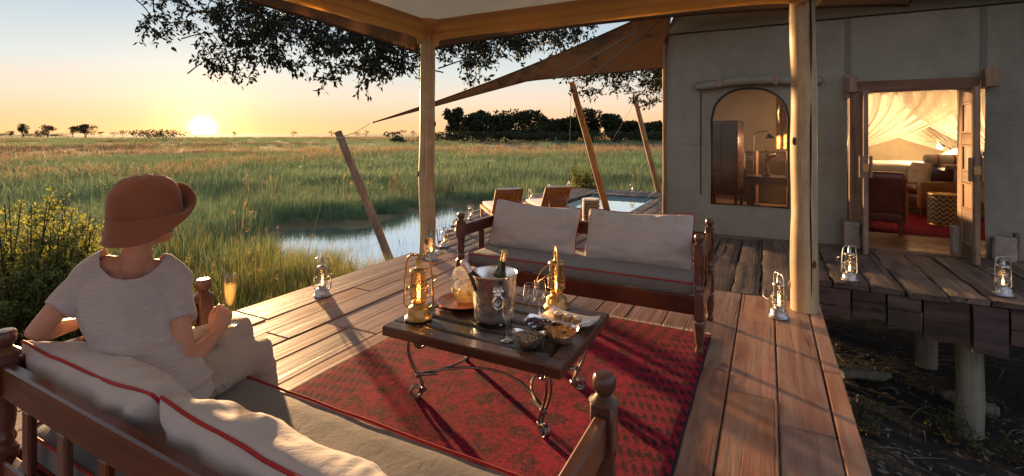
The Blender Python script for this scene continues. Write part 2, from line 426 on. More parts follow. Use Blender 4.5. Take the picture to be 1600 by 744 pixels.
M['table_fx'] = wood('table_frame_x', (.03,.012,.007), (.075,.030,.018), (.13,.058,.036), 'X', (.2,.4), .9, .3, .4, .1, .5, .3)
M['table_fy'] = wood('table_frame_y', (.03,.012,.007), (.075,.030,.018), (.13,.058,.036), 'Y', (.2,.4), .9, .3, .4, .1, .5, .3)
M['door'] = wood('door_wood', (.11,.062,.036), (.25,.155,.095), (.37,.25,.16), 'Z', (.5,.7), .8, .4, .6, .1, .35)
M['door_x'] = wood('door_wood_x', (.07,.038,.023), (.16,.09,.055), (.26,.155,.098), 'X', (.5,.7), .8, .4, .6, .1, .35)
M['teak'] = wood('teak', (.22,.075,.022), (.42,.17,.055), (.55,.26,.10), 'X', (.4,.6), 1.0, .15, .2, .08, .4)
M['floor'] = wood('interior_floor', (.12,.05,.022), (.26,.125,.06), (.36,.19,.10), 'X', (.2,.35), .8, .2, .4, .2, .5, .2)
M['seat'] = fabric('seat_fabric', (.185,.165,.155), (.15,.135,.128), .72, 900, .10, .25)
M['cushion'] = fabric('cushion_fabric', (.52,.475,.455), (.45,.41,.39), .85, 900, .22, .25)
M['pipe'] = fabric('red_piping', (.40,.022,.02), (.30,.015,.014), .7, 1200, .1, .1)
M['shirt'] = fabric('linen_shirt', (.50,.44,.42), (.40,.35,.335), .9, 500, .16, .35, slub=1)
M['pants'] = fabric('cotton_trousers', (.42,.345,.28), (.36,.29,.235), .9, 900, .5, .3)
M['hat'] = fabric('cotton_hat', (.31,.115,.058), (.25,.09,.045), .9, 900, .22, .4)
M['white'] = fabric('white_cloth', (.75,.72,.68), (.68,.65,.61), .9, 900, .2, .2)
M['grey'] = fabric('grey_cloth', (.30,.27,.25), None, .9, 700, .2, .2)
M['brass'] = metal('brass', (.55,.35,.14), .34, .55)
M['silver'] = metal('silver', (.92,.90,.88), .22, .08, bump=.012)
M['tin'] = metal('tin', (.48,.47,.46), .30, .55)
M['iron'] = metal('iron', (.30,.255,.22), .32, .5)
M['steel'] = metal('dark_steel', (.12,.11,.10), .45, .4)
M['copper'] = metal('copper', (.72,.30,.17), .3, .3, .85)
M['glass'] = glass('clear_glass', (.93,.93,.92), .45, .04, .15)
M['globe'] = glass('lantern_glass', (.96,.93,.88), .35, .05, .10)
M['globe_amber'] = glass('amber_glass', (.92,.72,.42), .35, .06, .10)
M['flame'] = emit('flame', (1.0,.52,.16), 4.5)
M['rope'] = plain('rope', (.42,.34,.24), .9, .3, 200)
M['tent'] = canvas('tent_canvas', (.295,.272,.212), wr=.3, creases=True)
M['tent_in'] = canvas('tent_lining', (.40,.33,.225), wr=.2)
M['strap'] = fabric('webbing', (.20,.185,.15), None, .9, 600, .05, .1)
M['trim'] = fabric('dark_binding', (.035,.032,.028), None, .9, 600, .05, .1)
M['fly'] = canvas('roof_fly', (.10,.058,.036), .12, (.30,.15,.07), .2)
M['sail'] = canvas('brown_sail', (.085,.052,.032), .06, (.22,.115,.05), .25)
M['ceil'] = canvas('ceiling_cloth', (.66,.50,.34), .45, (.90,.66,.40), .3)
M['valance'] = canvas('valance_cloth', (.70,.50,.28), .62, (.95,.60,.20), .25)
t = MT('see_through_fly', .9); tp_ = t.n.new('ShaderNodeBsdfTransparent'); t.put(t.b.inputs['Base Color'], (.30,.22,.14))
x_ = t.n.new('ShaderNodeMixShader'); x_.inputs[0].default_value = .72
t.nt.links.new(t.b.outputs[0], x_.inputs[1]); t.nt.links.new(tp_.outputs[0], x_.inputs[2]); M['net_roof'] = t.surf(x_.outputs[0])  # unseen top of the fly, made see-through so light reaches valance and ceiling
M['stone'] = plain('plinth_stone', (.40,.33,.28), .9, .45, 14, .6)
M['leather'] = plain('leather', (.095,.020,.013), .32, .5, 9, .15, Coat_Weight=.25)
M['leather_br'] = plain('tan_leather', (.30,.12,.045), .4, .4, 9, .15)
M['ceramic'] = plain('white_ceramic', (.80,.79,.77), .2, .05, 20, .02)
# ================================================================== GROUND, WATER
GZ = -1.15
def pond_mask(x, y):
    """>0 inside the pond"""
    cx, cy = -8.6, 9.35
    dx, dy = x-cx, y-cy
    a = math.atan2(dy, dx); r = math.hypot(dx/2.75, dy/2.6)
    r *= 1+.16*math.sin(3*a+.6)+.10*math.sin(5*a+2.0)
    m1 = 1-r
    # a narrow arm running away along the pool deck
    m2 = 1-math.hypot((x+9.2)/1.5, (y-12.5)/3.0)
    return max(m1, m2) + .16*nz((x, y, 0), .9) + .08*nz((x, y, 4), 2.3)
def ground_z(x, y):
    z = GZ + .10*nz((x, y, 3), .25)
    m = pond_mask(x, y)
    z -= .5*sstep(-.12, .25, m)
    if x > -3: z -= .12*sstep(-3, 0, x); z += .07*nz((x, y, 1), 1.3)
    return z
t = MT('ground_soil', .95); o_ = t.obj(rnd=False)
far = t.noise(t.scale(o_, (.012, .03, 1)), 1, 5, .6); nf = t.noise(o_, .35, 6, .6); nn = t.noise(o_, 5, 6, .65)
gcol = t.mix(t.ramp(far, ((.38, 0.0), (.62, 1.0))), (.085, .085, .035), (.17, .125, .06))
gcol = t.mix(t.ramp(nf, ((.35, 0.0), (.7, .8))), gcol, (.06, .075, .028))
sx = t.sep(o_)
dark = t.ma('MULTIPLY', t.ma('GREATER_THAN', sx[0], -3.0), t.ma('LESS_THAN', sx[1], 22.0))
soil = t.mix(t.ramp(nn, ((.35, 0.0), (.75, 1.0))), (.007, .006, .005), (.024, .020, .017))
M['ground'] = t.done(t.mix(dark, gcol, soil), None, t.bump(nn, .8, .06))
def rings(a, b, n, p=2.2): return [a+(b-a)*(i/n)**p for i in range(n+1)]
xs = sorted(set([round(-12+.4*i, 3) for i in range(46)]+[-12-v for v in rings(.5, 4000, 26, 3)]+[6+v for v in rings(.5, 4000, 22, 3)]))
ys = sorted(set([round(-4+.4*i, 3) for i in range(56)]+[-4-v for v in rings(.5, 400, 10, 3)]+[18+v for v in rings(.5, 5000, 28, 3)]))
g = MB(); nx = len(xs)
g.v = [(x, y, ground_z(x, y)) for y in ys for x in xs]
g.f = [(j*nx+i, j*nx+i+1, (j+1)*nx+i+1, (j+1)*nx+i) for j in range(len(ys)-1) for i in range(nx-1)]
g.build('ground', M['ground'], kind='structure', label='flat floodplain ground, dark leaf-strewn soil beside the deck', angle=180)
# pond
t = MT('pond_water', .04, spec=.5); o_ = t.obj(rnd=False)
w1 = t.noise(o_, 2.2, 3, .5)
M['water'] = t.done((.95, .96, .97), .035, t.bump(w1, .03, .05), IOR=1.6, Metallic=.94)
t.b.inputs['Specular IOR Level'].default_value = .9
w = MB(); w.grid(lambda u, v: (-14+8.9*u, 3.6+13.0*v, GZ-.12), 12, 12)
w.build('pond', M['water'], kind='structure', label='still pond water among the grass', angle=180)

# ================================================================== DECKS
def board(name, parent, mat, c, d, rot=None, bev=.008, rough=0.0, seg=0, **k):
    """one plank, its origin at its own centre"""
    m = MB()
    if not rough:
        m.box((0, 0, 0), d, None, bev)
    else:
        lx, ly, lz = d; n = seg or 5; along_y = ly >= lx
        L, W = (ly, lx) if along_y else (lx, ly)
        prof = [(-.5, -.5), (-.5, .38), (-.40, .5), (-.15, .5), (.18, .5), (.42, .5), (.5, .36), (.5, -.5)]
        vs = []; P = len(prof)
        for i in range(n+1):
            s = -L/2+L*i/n
            for q, (a, b) in enumerate(prof):
                jx = random.uniform(-1, 1)*rough*(1 if q in (1, 2, 5, 6) else .5); jz = random.uniform(-1, .4)*rough if b > 0 else 0
                e = random.uniform(-1, 1)*rough*1.5 if i in (0, n) else 0
                x, y, z = a*W+jx, s+e, b*lz+jz
                vs.append((x, y, z) if along_y else (y, -x, z))
        fs = []
        for i in range(n):
            for q in range(P):
                q2 = (q+1) % P; f = (i*P+q, i*P+q2, (i+1)*P+q2, (i+1)*P+q)
                fs.append(f)
        fs.append(tuple(range(P))[::-1]); fs.append(tuple(n*P+q for q in range(P)))
        m.add(vs, fs)
    return m.build(name, mat, parent, c, rot, smooth=bool(rough), angle=50, **k)
rd = random.Random(11)
deck = empty('main_deck', (0, 0, 0), kind='structure', label='wide reddish brown plank deck under the canopy')
edges = [.385, .288, .045, -.204]
while edges[-1] > -3.55: edges.append(edges[-1]-rd.uniform(.21, .285))
edges[-1] = -3.79
TH = .05
for i in range(len(edges)-1):
    x1, x0 = edges[i], edges[i+1]
    y = -1.6+rd.uniform(-.9, 0); joints = [y]
    if i == 0: joints = [-1.6, .55, 3.45, 4.745]
    elif i == 1: joints = [-1.6, .9, 2.72, 4.78]
    else:
        while y < 4.3: y += rd.uniform(1.3, 2.7); joints.append(y)
        joints[-1] = 4.78
        if joints[-1]-joints[-2] < .5: joints.pop(-2)
    if i == len(edges)-2: joints = [-2.0, .9, 2.42, 4.6]
    for a, b in zip(joints, joints[1:]):
        wgap = rd.uniform(.004, .009)
        notch = 0
        o = board('plank', deck, M['deck'], ((x0+x1)/2, (a+b)/2, -TH/2+rd.uniform(-.004, .001)), (x1-x0-wgap, b-a-rd.uniform(.004, .01), TH), (rd.uniform(-.0012, .0012), rd.uniform(-.006, .006), rd.uniform(-.0012, .0012)), .006)
# timber under the deck
for x in (.31, -1.2, -2.5, -3.68):
    board('joist', deck, M['rough'], (x, 1.6, -TH-.085), (.07, 6.2, .16), None, .006)
for y in (4.68, 2.5, .2):
    board('bearer', deck, M['rough_x'], (-1.7, y, -TH-.255), (4.0, .09, .17), None, .006)
def log_post(parent, x, y, z0, z1, r, mat='log', name='support_post', seed=0):
    m = MB(); n = 7; path = []; rr = []
    for i in range(n+1):
        s = i/n; path.append((.012*nz((s*3, seed, 0)), .012*nz((0, s*3, seed)), z0+(z1-z0)*s)); rr.append(r*(1.06-.10*s+.05*nz((seed, s*4, 2))))
    m.tube(path, rr, 14)
    return m.build(name, M[mat], parent, (x, y, 0))
for i, (x, y) in enumerate(((.2, .2), (.2, 2.5), (.2, 4.3), (-1.9, .2), (-3.5, .2), (-3.5, 2.5), (-3.5, 4.3), (-1.9, 4.3))):
    log_post(deck, x, y, -1.6, -TH-.34, .09, seed=i)

# tent platform
plat = empty('tent_platform', (0, 0, 0), kind='structure', label='raised platform of dark rough timbers in front of the tent')
x = -1.5; TR = .055; i = 0
widths = [.31, .29, .33, .27, .24, .33, .28, .30, .26, .31, .27, .30, .25, .29, .27, .3, .28, .3, .26, .3]
while x < 3.9:
    wd = widths[i % len(widths)]; x2 = x+wd
    y0 = 4.80 if x2 < .45 else 5.56+rd.uniform(-.03, .06)
    y1 = 7.30+rd.uniform(-.03, .02)
    js = [y0, y1] if rd.random() < .55 else [y0, lerp(y0, y1, rd.uniform(.35, .65)), y1]
    if x2 >= .45 and x < .45: x2 = x+wd
    for a, b in zip(js, js[1:]):
        board('plank', plat, M['rough'], ((x+x2)/2, (a+b)/2, -TR/2-.006+rd.uniform(-.006, .006)), (x2-x-rd.uniform(.012, .022), b-a-.012, TR), (0, rd.uniform(-.012, .012), rd.uniform(-.006, .006)), rough=.009, seg=6)
    x = x2; i += 1
xa = -1.5                                          # the cross boards along the foot of the tent
while xa < 3.9:
    l = rd.uniform(1.0, 1.9)
    board('edge_board', plat, M['rough_x'], (xa+l/2, 7.385, -.022), (l-.012, .15, .05), None, rough=.006, seg=5); xa += l
board('edge_board', plat, M['rough_x'], (-.55, 4.79+.02, -.035), (1.9, .035, .05), None, .004)
xa = .40; hs = [.27, .25, .30, .36, .40, .30, .42, .33, .30, .36, .28]; i = 0
while xa < 3.9:                                    # uneven upright boards along the front edge
    l = [.30, .27, .26, .33, .24, .36, .30, .28, .33, .3, .3][i % 11]; h = hs[i % 11]
    m = MB(); n = 3; P = []
    for a in range(n+1):
        for b in range(3):
            P.append((-l/2+.006+(l-.012)*a/n+(rd.uniform(-.006, .006) if 0 < a < n else rd.uniform(0, .006)*(1 if a == 0 else -1)), rd.uniform(-.006, .004), -h*b/2+(rd.uniform(-.015, .015) if b == 2 else 0)))
    fr = len(P); Q = P+[(a, b+.05, c) for a, b, c in P]; fs = []
    for a in range(n):
        for b in range(2):
            q = (a*3+b, a*3+b+1, (a+1)*3+b+1, (a+1)*3+b); fs.append(q); fs.append(tuple(k+fr for k in q[::-1]))
    ring = [a*3 for a in range(n+1)]+[n*3+1]+[a*3+2 for a in range(n, -1, -1)]+[1]
    for a in range(len(ring)):
        b = (a+1) % len(ring); fs.append((ring[a], ring[b], ring[b]+fr, ring[a]+fr))
    m.add(Q, fs).build('fascia_board', M['rough_z'], plat, (xa+l/2, 5.575+rd.uniform(-.012, .012), -.068), (R(rd.uniform(-2, 2)), 0, R(rd.uniform(-2, 2))), angle=40)
    xa += l; i += 1
for k, (px, py) in enumerate(((1.60, 5.78), (1.60, 7.12), (3.3, 5.8), (3.3, 7.1), (-.8, 7.1), (-.8, 5.2))):
    log_post(plat, px, py, -1.65, -.10, .098, seed=20+k)
for py in (5.78, 7.12):
    board('bearer', plat, M['rough_x'], (1.2, py, -.155), (5.3, .10, .16), None, .008)

# lower pool deck
PZ = -.55
pool_deck = empty('pool_deck', (0, 0, 0), kind='structure', label='lower deck of dark rough planks around the plunge pool')
PX0, PX1, PY0, PY1 = -5.05, -3.10, 12.25, 15.35
def left_edge(y): return -5.15 if y < 6.8 else (-5.15-(y-6.8)*.5 if y < 9.6 else -6.6)
x = -1.52
while x > -6.6:
    wd = rd.uniform(.20, .28); x0 = x-wd
    ys0 = 4.86
    if x0 < -5.15: ys0 = 6.8+(-5.15-x0)/.5
    spans = [(ys0, 16.9)]
    mid = (x+x0)/2
    if PX0-.02 < mid < PX1+.02: spans = [(ys0, PY0-.02), (PY1+.02, 16.9)]
    for s0, s1 in spans:
        js = [s0]; y = s0
        while y < s1-1.2: y += rd.uniform(1.5, 2.9); js.append(y)
        if len(js) > 1 and s1-js[-1] < .7: js[-1] = s1
        else: js.append(s1)
        js[-1] = s1 + (rd.uniform(-.12, .12) if s1 > 16 else 0)
        js = [q for q in js if q < s1+.2]
        for a, b in zip(js, js[1:]):
            if b-a < .15: continue
            board('plank', pool_deck, M['rough'], (mid, (a+b)/2, PZ-.03+rd.uniform(-.005, .005)), (wd-rd.uniform(.012, .022), b-a-.012, .055), (0, rd.uniform(-.012, .012), rd.uniform(-.003, .003)), rough=.007, seg=4)
    x = x0
for y in (5.2, 8.0, 11.8, 15.7, 16.6):
    board('bearer', pool_deck, M['rough_x'], ((left_edge(y)-1.6)/2, y, PZ-.15), (-1.6-left_edge(y), .10, .16), None, .008)
for k, (px, py) in enumerate(((-5.0, 5.3), (-5.9, 8.4), (-6.4, 11.8), (-6.4, 16.5), (-4.0, 16.5), (-1.8, 16.5), (-1.8, 8.0), (-3.5, 8.0))):
    log_post(pool_deck, px, py, -1.75, PZ-.07, .09, seed=40+k)
# two steps down from the main deck
for k in (1, 2):
    board('step', pool_deck, M['rough_x'], (-3.0, 4.80+.16*k+.08, -.18*k), (1.3, .26, .05), None, rough=.005)

# plunge pool
pool = empty('plunge_pool', (0, 0, 0), label='small rectangular plunge pool set into the lower deck', cat='pool')
M['pool_tile'] = plain('pool_tile', (.10, .22, .30), .3, .3, 8, .1)
t = MT('pool_water', .02, spec=.5); o_ = t.obj(rnd=False)
M['pool_water'] = t.done((.86, .93, .97), .015, t.bump(t.noise(o_, 3, 2, .5), .012, .03), IOR=1.7, Metallic=.88)
t.b.inputs['Specular IOR Level'].default_value = 1.0
m = MB(); cx, cy = (PX0+PX1)/2, (PY0+PY1)/2; wx, wy = PX1-PX0, PY1-PY0
for c, d in (((PX0+.03, cy, PZ-.35), (.06, wy, .62)), ((PX1-.03, cy, PZ-.35), (.06, wy, .62)), ((cx, PY0+.03, PZ-.35), (wx-.12, .06, .62)), ((cx, PY1-.03, PZ-.35), (wx-.12, .06, .62))):
    m.box(c, d, None, .004)
m.build('pool_wall', M['pool_tile'], pool)
MB().box((cx, cy, PZ-.68), (wx-.12, wy-.12, .04)).build('pool_floor', M['pool_tile'], pool)
MB().grid(lambda u, v: (PX0+.06+(wx-.12)*u, PY0+.06+(wy-.12)*v, PZ-.10), 4, 4).build('water_surface', M['pool_water'], pool)

# ================================================================== ROOF POSTS
def pole(name, base, top, r0, r1, mat, label, cat, seed=0, n=14, wob=.012, group=None, knots=4):
    b = Vector(base); tp = Vector(top); root = empty(name, b, label=label, cat=cat, group=group)
    m = MB(); path = []; rr = []; d = tp-b
    for i in range(n+1):
        s = i/n
        w = Vector((nz((s*4, seed, 0)), nz((0, s*4, seed)), 0))*wob*2
        path.append(d*s+w); rr.append(lerp(r0, r1, s)*(1+.06*nz((s*5, seed, 7))))
    m.tube(path, rr, 20)
    o = m.build('shaft', M[mat], root)
    kd = random.Random(seed)
    for k in range(knots):
        s = kd.uniform(.1, .9); a = kd.uniform(0, 2*PI); q = int(s*n)
        c = path[q]+Vector((math.cos(a), math.sin(a), 0))*rr[q]*.93
        MB().ball(c, (.020, .020, .036), 8, 5).build('knot', M['pole_knot' if mat == 'pole' else mat], root)
    return root
pole('roof_post', (-3.48, 4.50, 0), (-3.46, 4.50, 2.68), .092, .084, 'pole', 'peeled tree trunk roof post beside the pond at the left deck edge', 'post', 3, group='peeled roof posts', wob=.016, knots=7)
rp = pole('roof_post', (.262, 4.57, 0), (.245, 4.57, 2.72), .100, .088, 'pole', 'thick peeled roof post with a long crack, in front of the tent window', 'post', 9, group='peeled roof posts', wob=.010, knots=5)
ck = MB()
ck.tube([(.036+.010*nz((z*1.7, 0, 3), 1), -.0865+.007*z/2.7, z) for z in [.06+.06*i for i in range(43)]], [.0055*(.4+abs(math.sin(i*.21))) for i in range(43)], 5)
ck.build('crack', M['trim'], rp)
pole('roof_post', (-3.48, -1.4, 0), (-3.48, -1.4, 2.68), .09, .085, 'pole', 'peeled roof post behind the viewer', 'post', 13, wob=.010)
pole('roof_post', (.26, -1.4, 0), (.26, -1.4, 2.72), .09, .085, 'pole', 'peeled roof post behind the viewer at the right deck edge', 'post', 15, wob=.010)

# ================================================================== CANOPY ROOF
can = empty('canopy_roof', (0, 0, 0), label='wide cloth canopy roof over the deck lounge', cat='canopy')
CX0, CX1, CY0, CY1 = -3.48, .26, -1.4, 4.53; ZB, ZT = 2.50, 2.70
ccx, ccy = (CX0+CX1)/2, (CY0+CY1)/2
def ceil_fn(u, v):
    x = lerp(CX0, CX1, u); y = lerp(CY0, CY1, v)
    a = min(u, 1-u)*2; b = min(v, 1-v)*2
    e = min(a*1.87, b*2.97)/1.87
    z = ZT+.02+.75*min(1, e)**1.15 - .05*math.sin(min(1, e*3)*PI)
    return (x, y, z+.008*nz((x, y, 0), 2))
MB().grid(ceil_fn, 40, 40).build('ceiling_cloth', M['ceil'], can, angle=180)
def val(p0, p1, z0, z1, off, n=28, sag=.0, name='valance', mat='valance', thick=.006):
    p0 = Vector(p0); p1 = Vector(p1); d = (p1-p0); nrm = Vector((-d.y, d.x, 0)).normalized(); L = d.length
    m = MB()
    for side in (0, 1):
        def fn(u, v):
            p = p0+d*u; low = z0 + sag*math.sin(PI*u)**.6 - .05*math.exp(-min(u, 1-u)*L/.18)
            z = lerp(low, z1, v)
            w = .012*nz((u*L*1.5, v, off*9), 1.4)+.004*math.sin(v*9)
            return p+nrm*(off+w+side*thick)+Vector((0, 0, z))
        m.grid(fn, n, 5, flip=bool(side))
    return m.build(name, M[mat], can, angle=180)
corners = [(CX0, CY0, 0), (CX0, CY1, 0), (CX1, CY1, 0), (CX1, CY0, 0)]
for a in range(4):
    p0, p1 = corners[a], corners[(a+1) % 4]
    val(p0, p1, ZB+.07, ZT+.02, -.048)
    val(p0, p1, ZB-.012, ZB+.085, -.062, name='valance_hem')
    d = Vector(p1)-Vector(p0); c = (Vector(p0)+Vector(p1))/2
    MB().box((0, 0, 0), (d.length-.1, .05, .05), None, .01).build('roof_beam', M['door_x'], can, (c.x, c.y, ZT+.0), (0, 0, math.atan2(d.y, d.x)))
# cloth wrapped over each post head
for (x, y, _) in corners:
    m = MB(); sxn = 1 if x < ccx else -1; syn = 1 if y < ccy else -1
    def fn(u, v, sxn=sxn, syn=syn):
        w = 2*PI*u; r = .12+.05*v+.012*math.sin(w*5)*v
        return (r*math.cos(w), r*math.sin(w), .07+.27*v+.03*math.cos(w*2+1)*(1-v))
    m.grid(fn, 28, 6, wrap_u=True); m.build('corner_wrap', M['valance'], can, (x, y, ZB-.10), angle=180)
# outer fly: a second cloth further out, dark at the rim, its unseen top made see-through to admit light; edges curving up between the corners
OV = .55
def fly_fn(u, v):
    x = lerp(CX0-OV, CX1+OV+.2, u); y = lerp(CY0-OV, CY1+OV-.05, v)
    eu, ev = min(u, 1-u), min(v, 1-v)
    e = min(eu*4.86, ev*7.0)
    up = .13*(math.sin(PI*u)**.75 if ev < eu*4.86/7.0 else math.sin(PI*v)**.75)
    edge = 2.475+up
    base = 2.98+.62*min(1.0, max(0, e-.55)/1.7)
    z = lerp(edge, base, min(1, e/.58)**.8)
    return (x, y, z)
fo = MB().grid(fly_fn, 54, 72).build('outer_fly', M['net_roof'], can, angle=180)
fo.data.materials.append(M['fly'])
mi = []
for j in range(72):
    for i in range(54):
        u, v = (i+.5)/54, (j+.5)/72; mi.append(1 if min(min(u, 1-u)*4.86, min(v, 1-v)*7.0) < .20 else 0)
fo.data.polygons.foreach_set('material_index', mi)
def edge_path(k, n=40):
    out = []
    for i in range(n+1):
        s = i/n; u, v = ((s, 0), (s, 1), (0, s), (1, s))[k]; p = Vector(fly_fn(u, v)); out.append((p.x, p.y, p.z-.008))
    return out
for k in range(4): MB().tube(edge_path(k), .012, 6).build('fly_hem', M['fly'], can)
m = MB()
for u, v in ((0, 0), (0, 1), (1, 0), (1, 1)):
    p = Vector(fly_fn(u, v)); m = MB()
    m.tube([p+Vector((.016*math.cos(a), 0, .016*math.sin(a)-.02)) for a in [2*PI*i/12 for i in range(12)]], .004, 6, closed=True)
    m.build('ring', M['steel'], can)
# strap hanging by the pond-side post
MB().box((0, 0, 0), (.022, .006, .16), None, .002).build('strap', M['trim'], can, (-3.60, 4.47, 2.33))

# ================================================================== TENT
TY = 7.51; TX0, TX1 = -1.36, 4.6; TB = 13.6; TS = 2.90
tent = empty('safari_tent', (0, TY, 0), label='large olive canvas safari tent with arched window and open double doors', cat='tent')
WX0, WX1, WZ0, WZ1 = -.715, .243, .425, 2.05
DX0, DX1, DZ1 = .90, 2.22, 2.04
def arch(x):
    c = (WX0+WX1)/2; h = (WX1-WX0)/2; q = max(-1.0, min(1.0, (x-c)/h))
    return 1.62+(WZ1-1.62)*math.sqrt(max(0, 1-abs(q)**2.3))
def fold(x, z):
    d = .050*nz((x*.8, z*.5, 2), 1.0)+.020*nz((x*2.5, z*1.3, 5), 1.0)+.010*nz((x*4+z*3, z*2.2, 8), 1.0)
    d += .014*max(0, .42-z)/.42*math.sin(x*19+2*nz((x, 0, 0), 2))          # gathers near the foot
    for sx in (.72, 2.36): d += .02*math.exp(-((x-sx)/.1)**2)*math.exp(-((z-2.2)/.3)**2)
    return d
def wall_y(x, z): return fold(x, z)
colsx = [TX0, -1.2, -1.05, -.9, -.8]+[WX0+(WX1-WX0)*i/28 for i in range(29)]+[.32, .42, .54, .66, .78, DX0]+[DX0+(DX1-DX0)*i/8 for i in range(1, 9)]+[2.35, 2.5, 2.7, 2.9, 3.1, 3.3, 3.5, 3.7, 3.9, 4.1, 4.3, TX1]
m = MB()
def strip(x0, x1, zl0, zl1, zh0, zh1, n):
    vs = []
    for j in range(n+1):
        s = j/n
        for x, a, b in ((x0, zl0, zh0), (x1, zl1, zh1)):
            z = lerp(a, b, s); vs.append((x, wall_y(x, z), z))
    m.add(vs, [(2*j, 2*j+1, 2*j+3, 2*j+2) for j in range(n)])
for a, b in zip(colsx, colsx[1:]):
    mid = (a+b)/2
    if WX0 < mid < WX1: strip(a, b, -.02, -.02, WZ0, WZ0, 8); strip(a, b, arch(a), arch(b), TS, TS, 10)
    elif DX0 < mid < DX1: strip(a, b, DZ1, DZ1, TS, TS, 8)
    else: strip(a, b, -.02, -.02, TS, TS, 26)
fw = m.build('front_wall', M['tent'], tent, angle=180)
bm = bmesh.new(); bm.from_mesh(fw.data); bmesh.ops.remove_doubles(bm, verts=bm.verts, dist=.002); bm.to_mesh(fw.data); bm.free()
fw.data.polygons.foreach_set('use_smooth', [True]*len(fw.data.polygons))
# lining of the room, with real window openings in the pond-side wall
def side_wall(xw, y0, y1, holes, nm, mat):
    mm = MB(); ysb = sorted({y0, y1, *[h for q in holes for h in q[:2]]})
    for a, b in zip(ysb, ysb[1:]):
        hole = [q for q in holes if q[0] <= (a+b)/2 <= q[1]]; n = max(1, int((b-a)/.25))
        for i in range(n):
            p, q = lerp(a, b, i/n), lerp(a, b, (i+1)/n)
            for z0, z1 in ([(-.3, hole[0][2]), (hole[0][3], TS)] if hole else [(-.3, TS)]):
                k = 4
                for j in range(k):
                    za, zb = lerp(z0, z1, j/k), lerp(z0, z1, (j+1)/k)
                    f = lambda y, z: xw+.012*nz((y, z, 9), 1.1)
                    mm.add([(f(p, za), p-TY, za), (f(q, za), q-TY, za), (f(q, zb), q-TY, zb), (f(p, zb), p-TY, zb)], [(0, 1, 2, 3)])
    return mm.build(nm, M[mat], tent, angle=180)
side_wall(TX0, TY+.005, TB, [(8.15, 10.5, .75, 2.45), (10.95, 13.35, .75, 2.45)], 'side_wall', 'tent')
side_wall(TX1, TY+.005, TB, [], 'side_wall', 'tent')
MB().grid(lambda u, v: (lerp(TX0, TX1, u), TB-TY+.02*nz((u*6, v*3, 0)), lerp(-.02, TS, v)), 24, 8).build('back_wall', M['tent_in'], tent, angle=180)
RY = (TY+TB)/2; RZ = 4.7
def roof_fn(s):
    def fn(u, v):
        x = lerp(TX0-.02, TX1, u); y = lerp(TY-.01 if s < 0 else TB, RY, v)-TY; z = lerp(TS+.004, RZ, v)-.10*math.sin(PI*v)
        return (x, y, z+.012*nz((x, v*3, 0), 1.2))
    return fn
MB().grid(roof_fn(-1), 24, 10).build('roof', M['tent'], tent, angle=180)
MB().grid(roof_fn(1), 24, 10).build('roof', M['tent'], tent, angle=180)
for x in (TX0, TX1):
    MB().add([(x, 0, TS), (x, TB-TY, TS), (x, RY-TY, RZ)], [(0, 1, 2)]).build('gable', M['tent'], tent)
def ribbon(path_fn, w, n, name, mat, off=.012):
    mm = MB(); mm.tube([path_fn(i/n) for i in range(n+1)], w, 6); return mm.build(name, M[mat], tent)
ribbon(lambda s: (lerp(TX0, TX1, s), wall_y(lerp(TX0, TX1, s), TS)-.006, TS-.0), .011, 30, 'seam', 'trim')
for zz in (1.27,):
    ribbon(lambda s: (lerp(TX0, WX0-.03, s), wall_y(lerp(TX0, WX0-.03, s), zz)-.001, zz), .004, 8, 'stitch_line', 'strap')
def vstrap(x, z0, z1, w, name, mat):
    mm = MB(); n = 10
    mm.grid(lambda u, v: (x+(u-.5)*w, wall_y(x, lerp(z0, z1, v))-.010, lerp(z0, z1, v)), 2, n)
    mm.grid(lambda u, v: (x+(u-.5)*w*1.02, wall_y(x, lerp(z0, z1, v))-.004, lerp(z0, z1, v)), 2, n, flip=True)
    return mm.build(name, M[mat], tent, angle=180)
vstrap(.905, 2.06, TS-.02, .055, 'strap', 'strap'); vstrap(2.205, 2.10, TS-.02, .055, 'strap', 'strap')
vstrap(-.86, .55, 2.02, .012, 'zip', 'trim')
# window
xsw = [lerp(WX0, WX1, i/28) for i in range(29)]
outl = [(WX0, WZ0), (WX1, WZ0)]+[(x, arch(x)) for x in xsw[::-1]]
fr = MB().tube([(x, wall_y(x, z)-.006, z) for x, z in outl], .014, 6, closed=True).build('window_frame', M['trim'], tent)
t = MT('window_gauze', .5); lw = t.n.new('ShaderNodeBsdfTransparent'); t.put(lw.inputs[0], (.80, .76, .72))
gl = t.n.new('ShaderNodeBsdfGlossy'); gl.inputs['Roughness'].default_value = .18; t.put(gl.inputs[0], (.9, .8, .75))
xx = t.n.new('ShaderNodeMixShader'); xx.inputs[0].default_value = .06
t.nt.links.new(lw.outputs[0], xx.inputs[1]); t.nt.links.new(gl.outputs[0], xx.inputs[2]); M['gauze'] = t.surf(xx.outputs[0])
vs = []; fs = []
for x in xsw: vs += [(x, .022, WZ0), (x, .022, arch(x))]
MB().add(vs, [(2*i, 2*i+2, 2*i+3, 2*i+1) for i in range(28)]).build('window_screen', M['gauze'], fr)
for y0, y1 in ((8.15, 10.5), (10.95, 13.35)):
    f2 = MB().tube([(TX0-.006, y0-TY, .75), (TX0-.006, y1-TY, .75), (TX0-.006, y1-TY, 2.45), (TX0-.006, y0-TY, 2.45)], .014, 6, closed=True).build('window_frame', M['trim'], tent)
